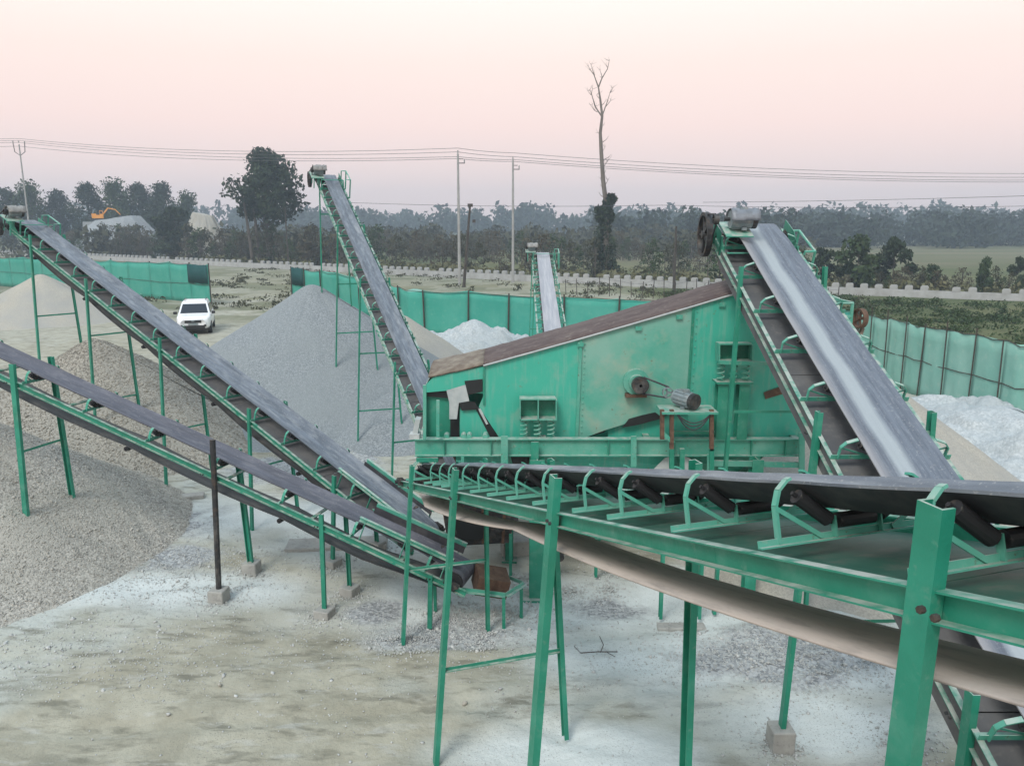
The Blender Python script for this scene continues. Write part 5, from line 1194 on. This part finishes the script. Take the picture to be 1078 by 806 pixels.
# ------------------------------------------------------------------ white car
def car():
    p = gnd(203, 352); r = thing('parked_car', 'white SUV parked facing the camera in front of the green fence', 'car', (p.x - .45, p.y + 1.7, gz(p.x, p.y)), R(-72))
    # local x = forward
    sec = [(2.20, .42, .80, .62), (2.12, .36, .95, .80), (1.6, .32, 1.02, .90), (1.0, .30, 1.07, .92), (.2, .30, 1.08, .93), (-1.2, .30, 1.08, .93), (-1.9, .32, 1.06, .92), (-2.2, .40, .98, .84), (-2.25, .5, .85, .78)]
    b = MB(); n = 10; vs = []
    for x, z0, z1, w in sec:
        pr = [(-w * .90, z0), (-w, z0 + .15), (-w * 1.0, (z0 + z1) / 2), (-w * .98, z1 - .06), (-w * .88, z1), (w * .88, z1), (w * .98, z1 - .06), (w, (z0 + z1) / 2), (w, z0 + .15), (w * .90, z0)]
        vs += [(x, y, z) for y, z in pr]
    ff = [(i * n + j, i * n + (j + 1) % n, (i + 1) * n + (j + 1) % n, (i + 1) * n + j) for i in range(len(sec) - 1) for j in range(n)] + [tuple(range(n)), tuple(range(len(sec) * n - 1, (len(sec) - 1) * n - 1, -1))]
    b.add(vs, ff); o = b.build('body', WHITE, r, True); o.modifiers.new('b', 'BEVEL').width = .03
    sec = [(.95, 1.06, 1.09, .84), (.25, 1.06, 1.60, .70), (0, 1.06, 1.70, .66), (-1.4, 1.06, 1.72, .66), (-1.95, 1.06, 1.55, .70), (-2.1, 1.04, 1.10, .80)]
    b = MB(); vs = []
    for x, z0, z1, w in sec: vs += [(x, -.86, z0), (x, -w, z1), (x, w, z1), (x, .86, z0)]
    b.add(vs, [(i * 4 + j, i * 4 + (j + 1) % 4, (i + 1) * 4 + (j + 1) % 4, (i + 1) * 4 + j) for i in range(5) for j in range(4)] + [(0, 1, 2, 3), (23, 22, 21, 20)]); cb = b.build('cabin', WHITE, r)
    cb.modifiers.new('b', 'BEVEL').width = .03
    b = MB(); b.slab([(.93, -.74, 1.10), (.93, .74, 1.10), (.28, .62, 1.56), (.28, -.62, 1.56)], (.02, 0, .02)); b.build('windscreen', GLASS_D, r)
    for s in (-1, 1):
        b = MB(); b.slab([(.70, s * .845, 1.12), (-1.8, s * .85, 1.12), (-1.75, s * .72, 1.5), (.22, s * .72, 1.54)], (0, s * .02, .005)); b.build('side_window', GLASS_D, r)
        b = MB(); b.box((.75, s * 1.02, 1.12), (.12, .2, .15)); b.build('mirror', BLACK, r, bevel=.02)
        b = MB(); b.slab([(2.17, s * .46, .78), (2.05, s * .80, .80), (2.03, s * .80, .92), (2.15, s * .46, .88)], (.03, 0, .0)); b.build('headlight', mat('headlight_lens', (.5, .52, .55), .1), r)
        b = MB(); b.tube((2.19, s * .62, .52), (2.215, s * .62, .52), .07, seg=12); b.build('fog_light', BLACK, r)
        for x in (1.4, -1.4):
            w = wheel_mb((x, s * .82, .36), .36, .22, (0, 1, 0), 5); wo_ = w.build('wheel', BLACK, r); h = MB(); h.tube((x, s * .90, .36), (x, s * .935, .36), .2, seg=14); h.build('rim', MOTOR, wo_)
    b = MB(); b.box((2.19, 0, .76), (.05, .86, .16)); b.build('grille', BLACK, r)
    b = MB(); b.box((2.21, 0, .46), (.05, 1.2, .17)); b.build('lower_intake', BLACK, r)
    b = MB(); b.box((2.235, 0, .62), (.02, .5, .1)); b.build('number_plate', MOTOR, r)
    b = MB(); b.box((2.225, 0, .79), (.02, .16, .06)); b.build('badge', MOTOR, r)
    b = MB(); b.box((0, 0, .30), (4.2, 1.7, .12)); b.build('underbody', BLACK, r)
    for s in (-1, 1): b = MB(); b.path([(-1.6, s * .58, 1.77), (-.1, s * .58, 1.77)], .02, 5); b.build('roof_rail', BLACK, r)
car()

# ------------------------------------------------------------------ orange excavator behind the far heap
def excavator():
    Y = 172; p = at(104, 231, Y); r = thing('excavator', 'orange excavator half hidden behind the distant grey heap', 'excavator', (p.x, Y, p.z - .6), .4); r.scale = (.62, .62, .62)
    b = MB(); b.box((-.2, 0, 1.9), (3.6, 2.4, 1.2)); b.box((-1.4, 0, 2.7), (1.4, 2.3, .5)); b.build('house', ORANGE, r, bevel=.1)
    b = MB(); b.slab([(.5, -1.1, 2.5), (1.7, -1.1, 2.5), (1.4, -1.1, 4.0), (.5, -1.1, 4.0)], (0, 1.1, 0)); c = b.build('cab', ORANGE, r)
    b = MB(); b.slab([(.6, -1.13, 2.9), (1.5, -1.13, 2.9), (1.3, -1.13, 3.8), (.6, -1.13, 3.8)], (0, .02, 0)); b.build('cab_window', GLASS_D, c)
    b = MB(); b.path([(1.2, .4, 2.4), (3.2, .4, 4.9), (5.4, .4, 4.4)], .3, 6, .22); b.build('boom', ORANGE, r)
    b = MB(); b.path([(5.4, .4, 4.5), (7.0, .4, 2.6)], .2, 6, .15); b.build('arm', ORANGE, r)
    b = MB(); b.slab([(6.9, 0, 2.7), (7.6, 0, 2.0), (6.9, 0, 1.3), (6.2, 0, 1.9)], (0, .9, 0)); b.build('bucket', STEEL_D, r)
    for s in (-1, 1): b = MB(); b.box((0, s * 1.1, .6), (4.0, .6, .9)); b.build('track', BLACK, r, bevel=.25)
    b = MB(); b.slab([(-3, -2.5, -8), (4, -2.5, -8), (3, -2, 0.1), (-2.5, -2, .1)], (0, 5, 0)); o = b.build('earth_mound', G_FAR); o.location = r.location; tag(o, 'grey ramp the orange excavator stands on', None, None, 'structure')
excavator()

# ------------------------------------------------------------------ haze
b = MB(); b.box((20, 290, 15), (1200, 640, 36)); hz = b.mesh('haze', GREEN); hz.materials.clear()
hm = bpy.data.materials.new('haze'); hm.use_nodes = True; hn = hm.node_tree.nodes; hn.clear(); ho = hn.new('ShaderNodeOutputMaterial'); hv = hn.new('ShaderNodeVolumePrincipled')
hv.inputs['Color'].default_value = (.72, .87, 1.0, 1); hv.inputs['Density'].default_value = .0012; hv.inputs['Anisotropy'].default_value = .2
hm.node_tree.links.new(hv.outputs[0], ho.inputs['Volume']); hz.materials.append(hm)
tag(link('haze', hz), 'thin evening haze over the plain', None, None, 'stuff')
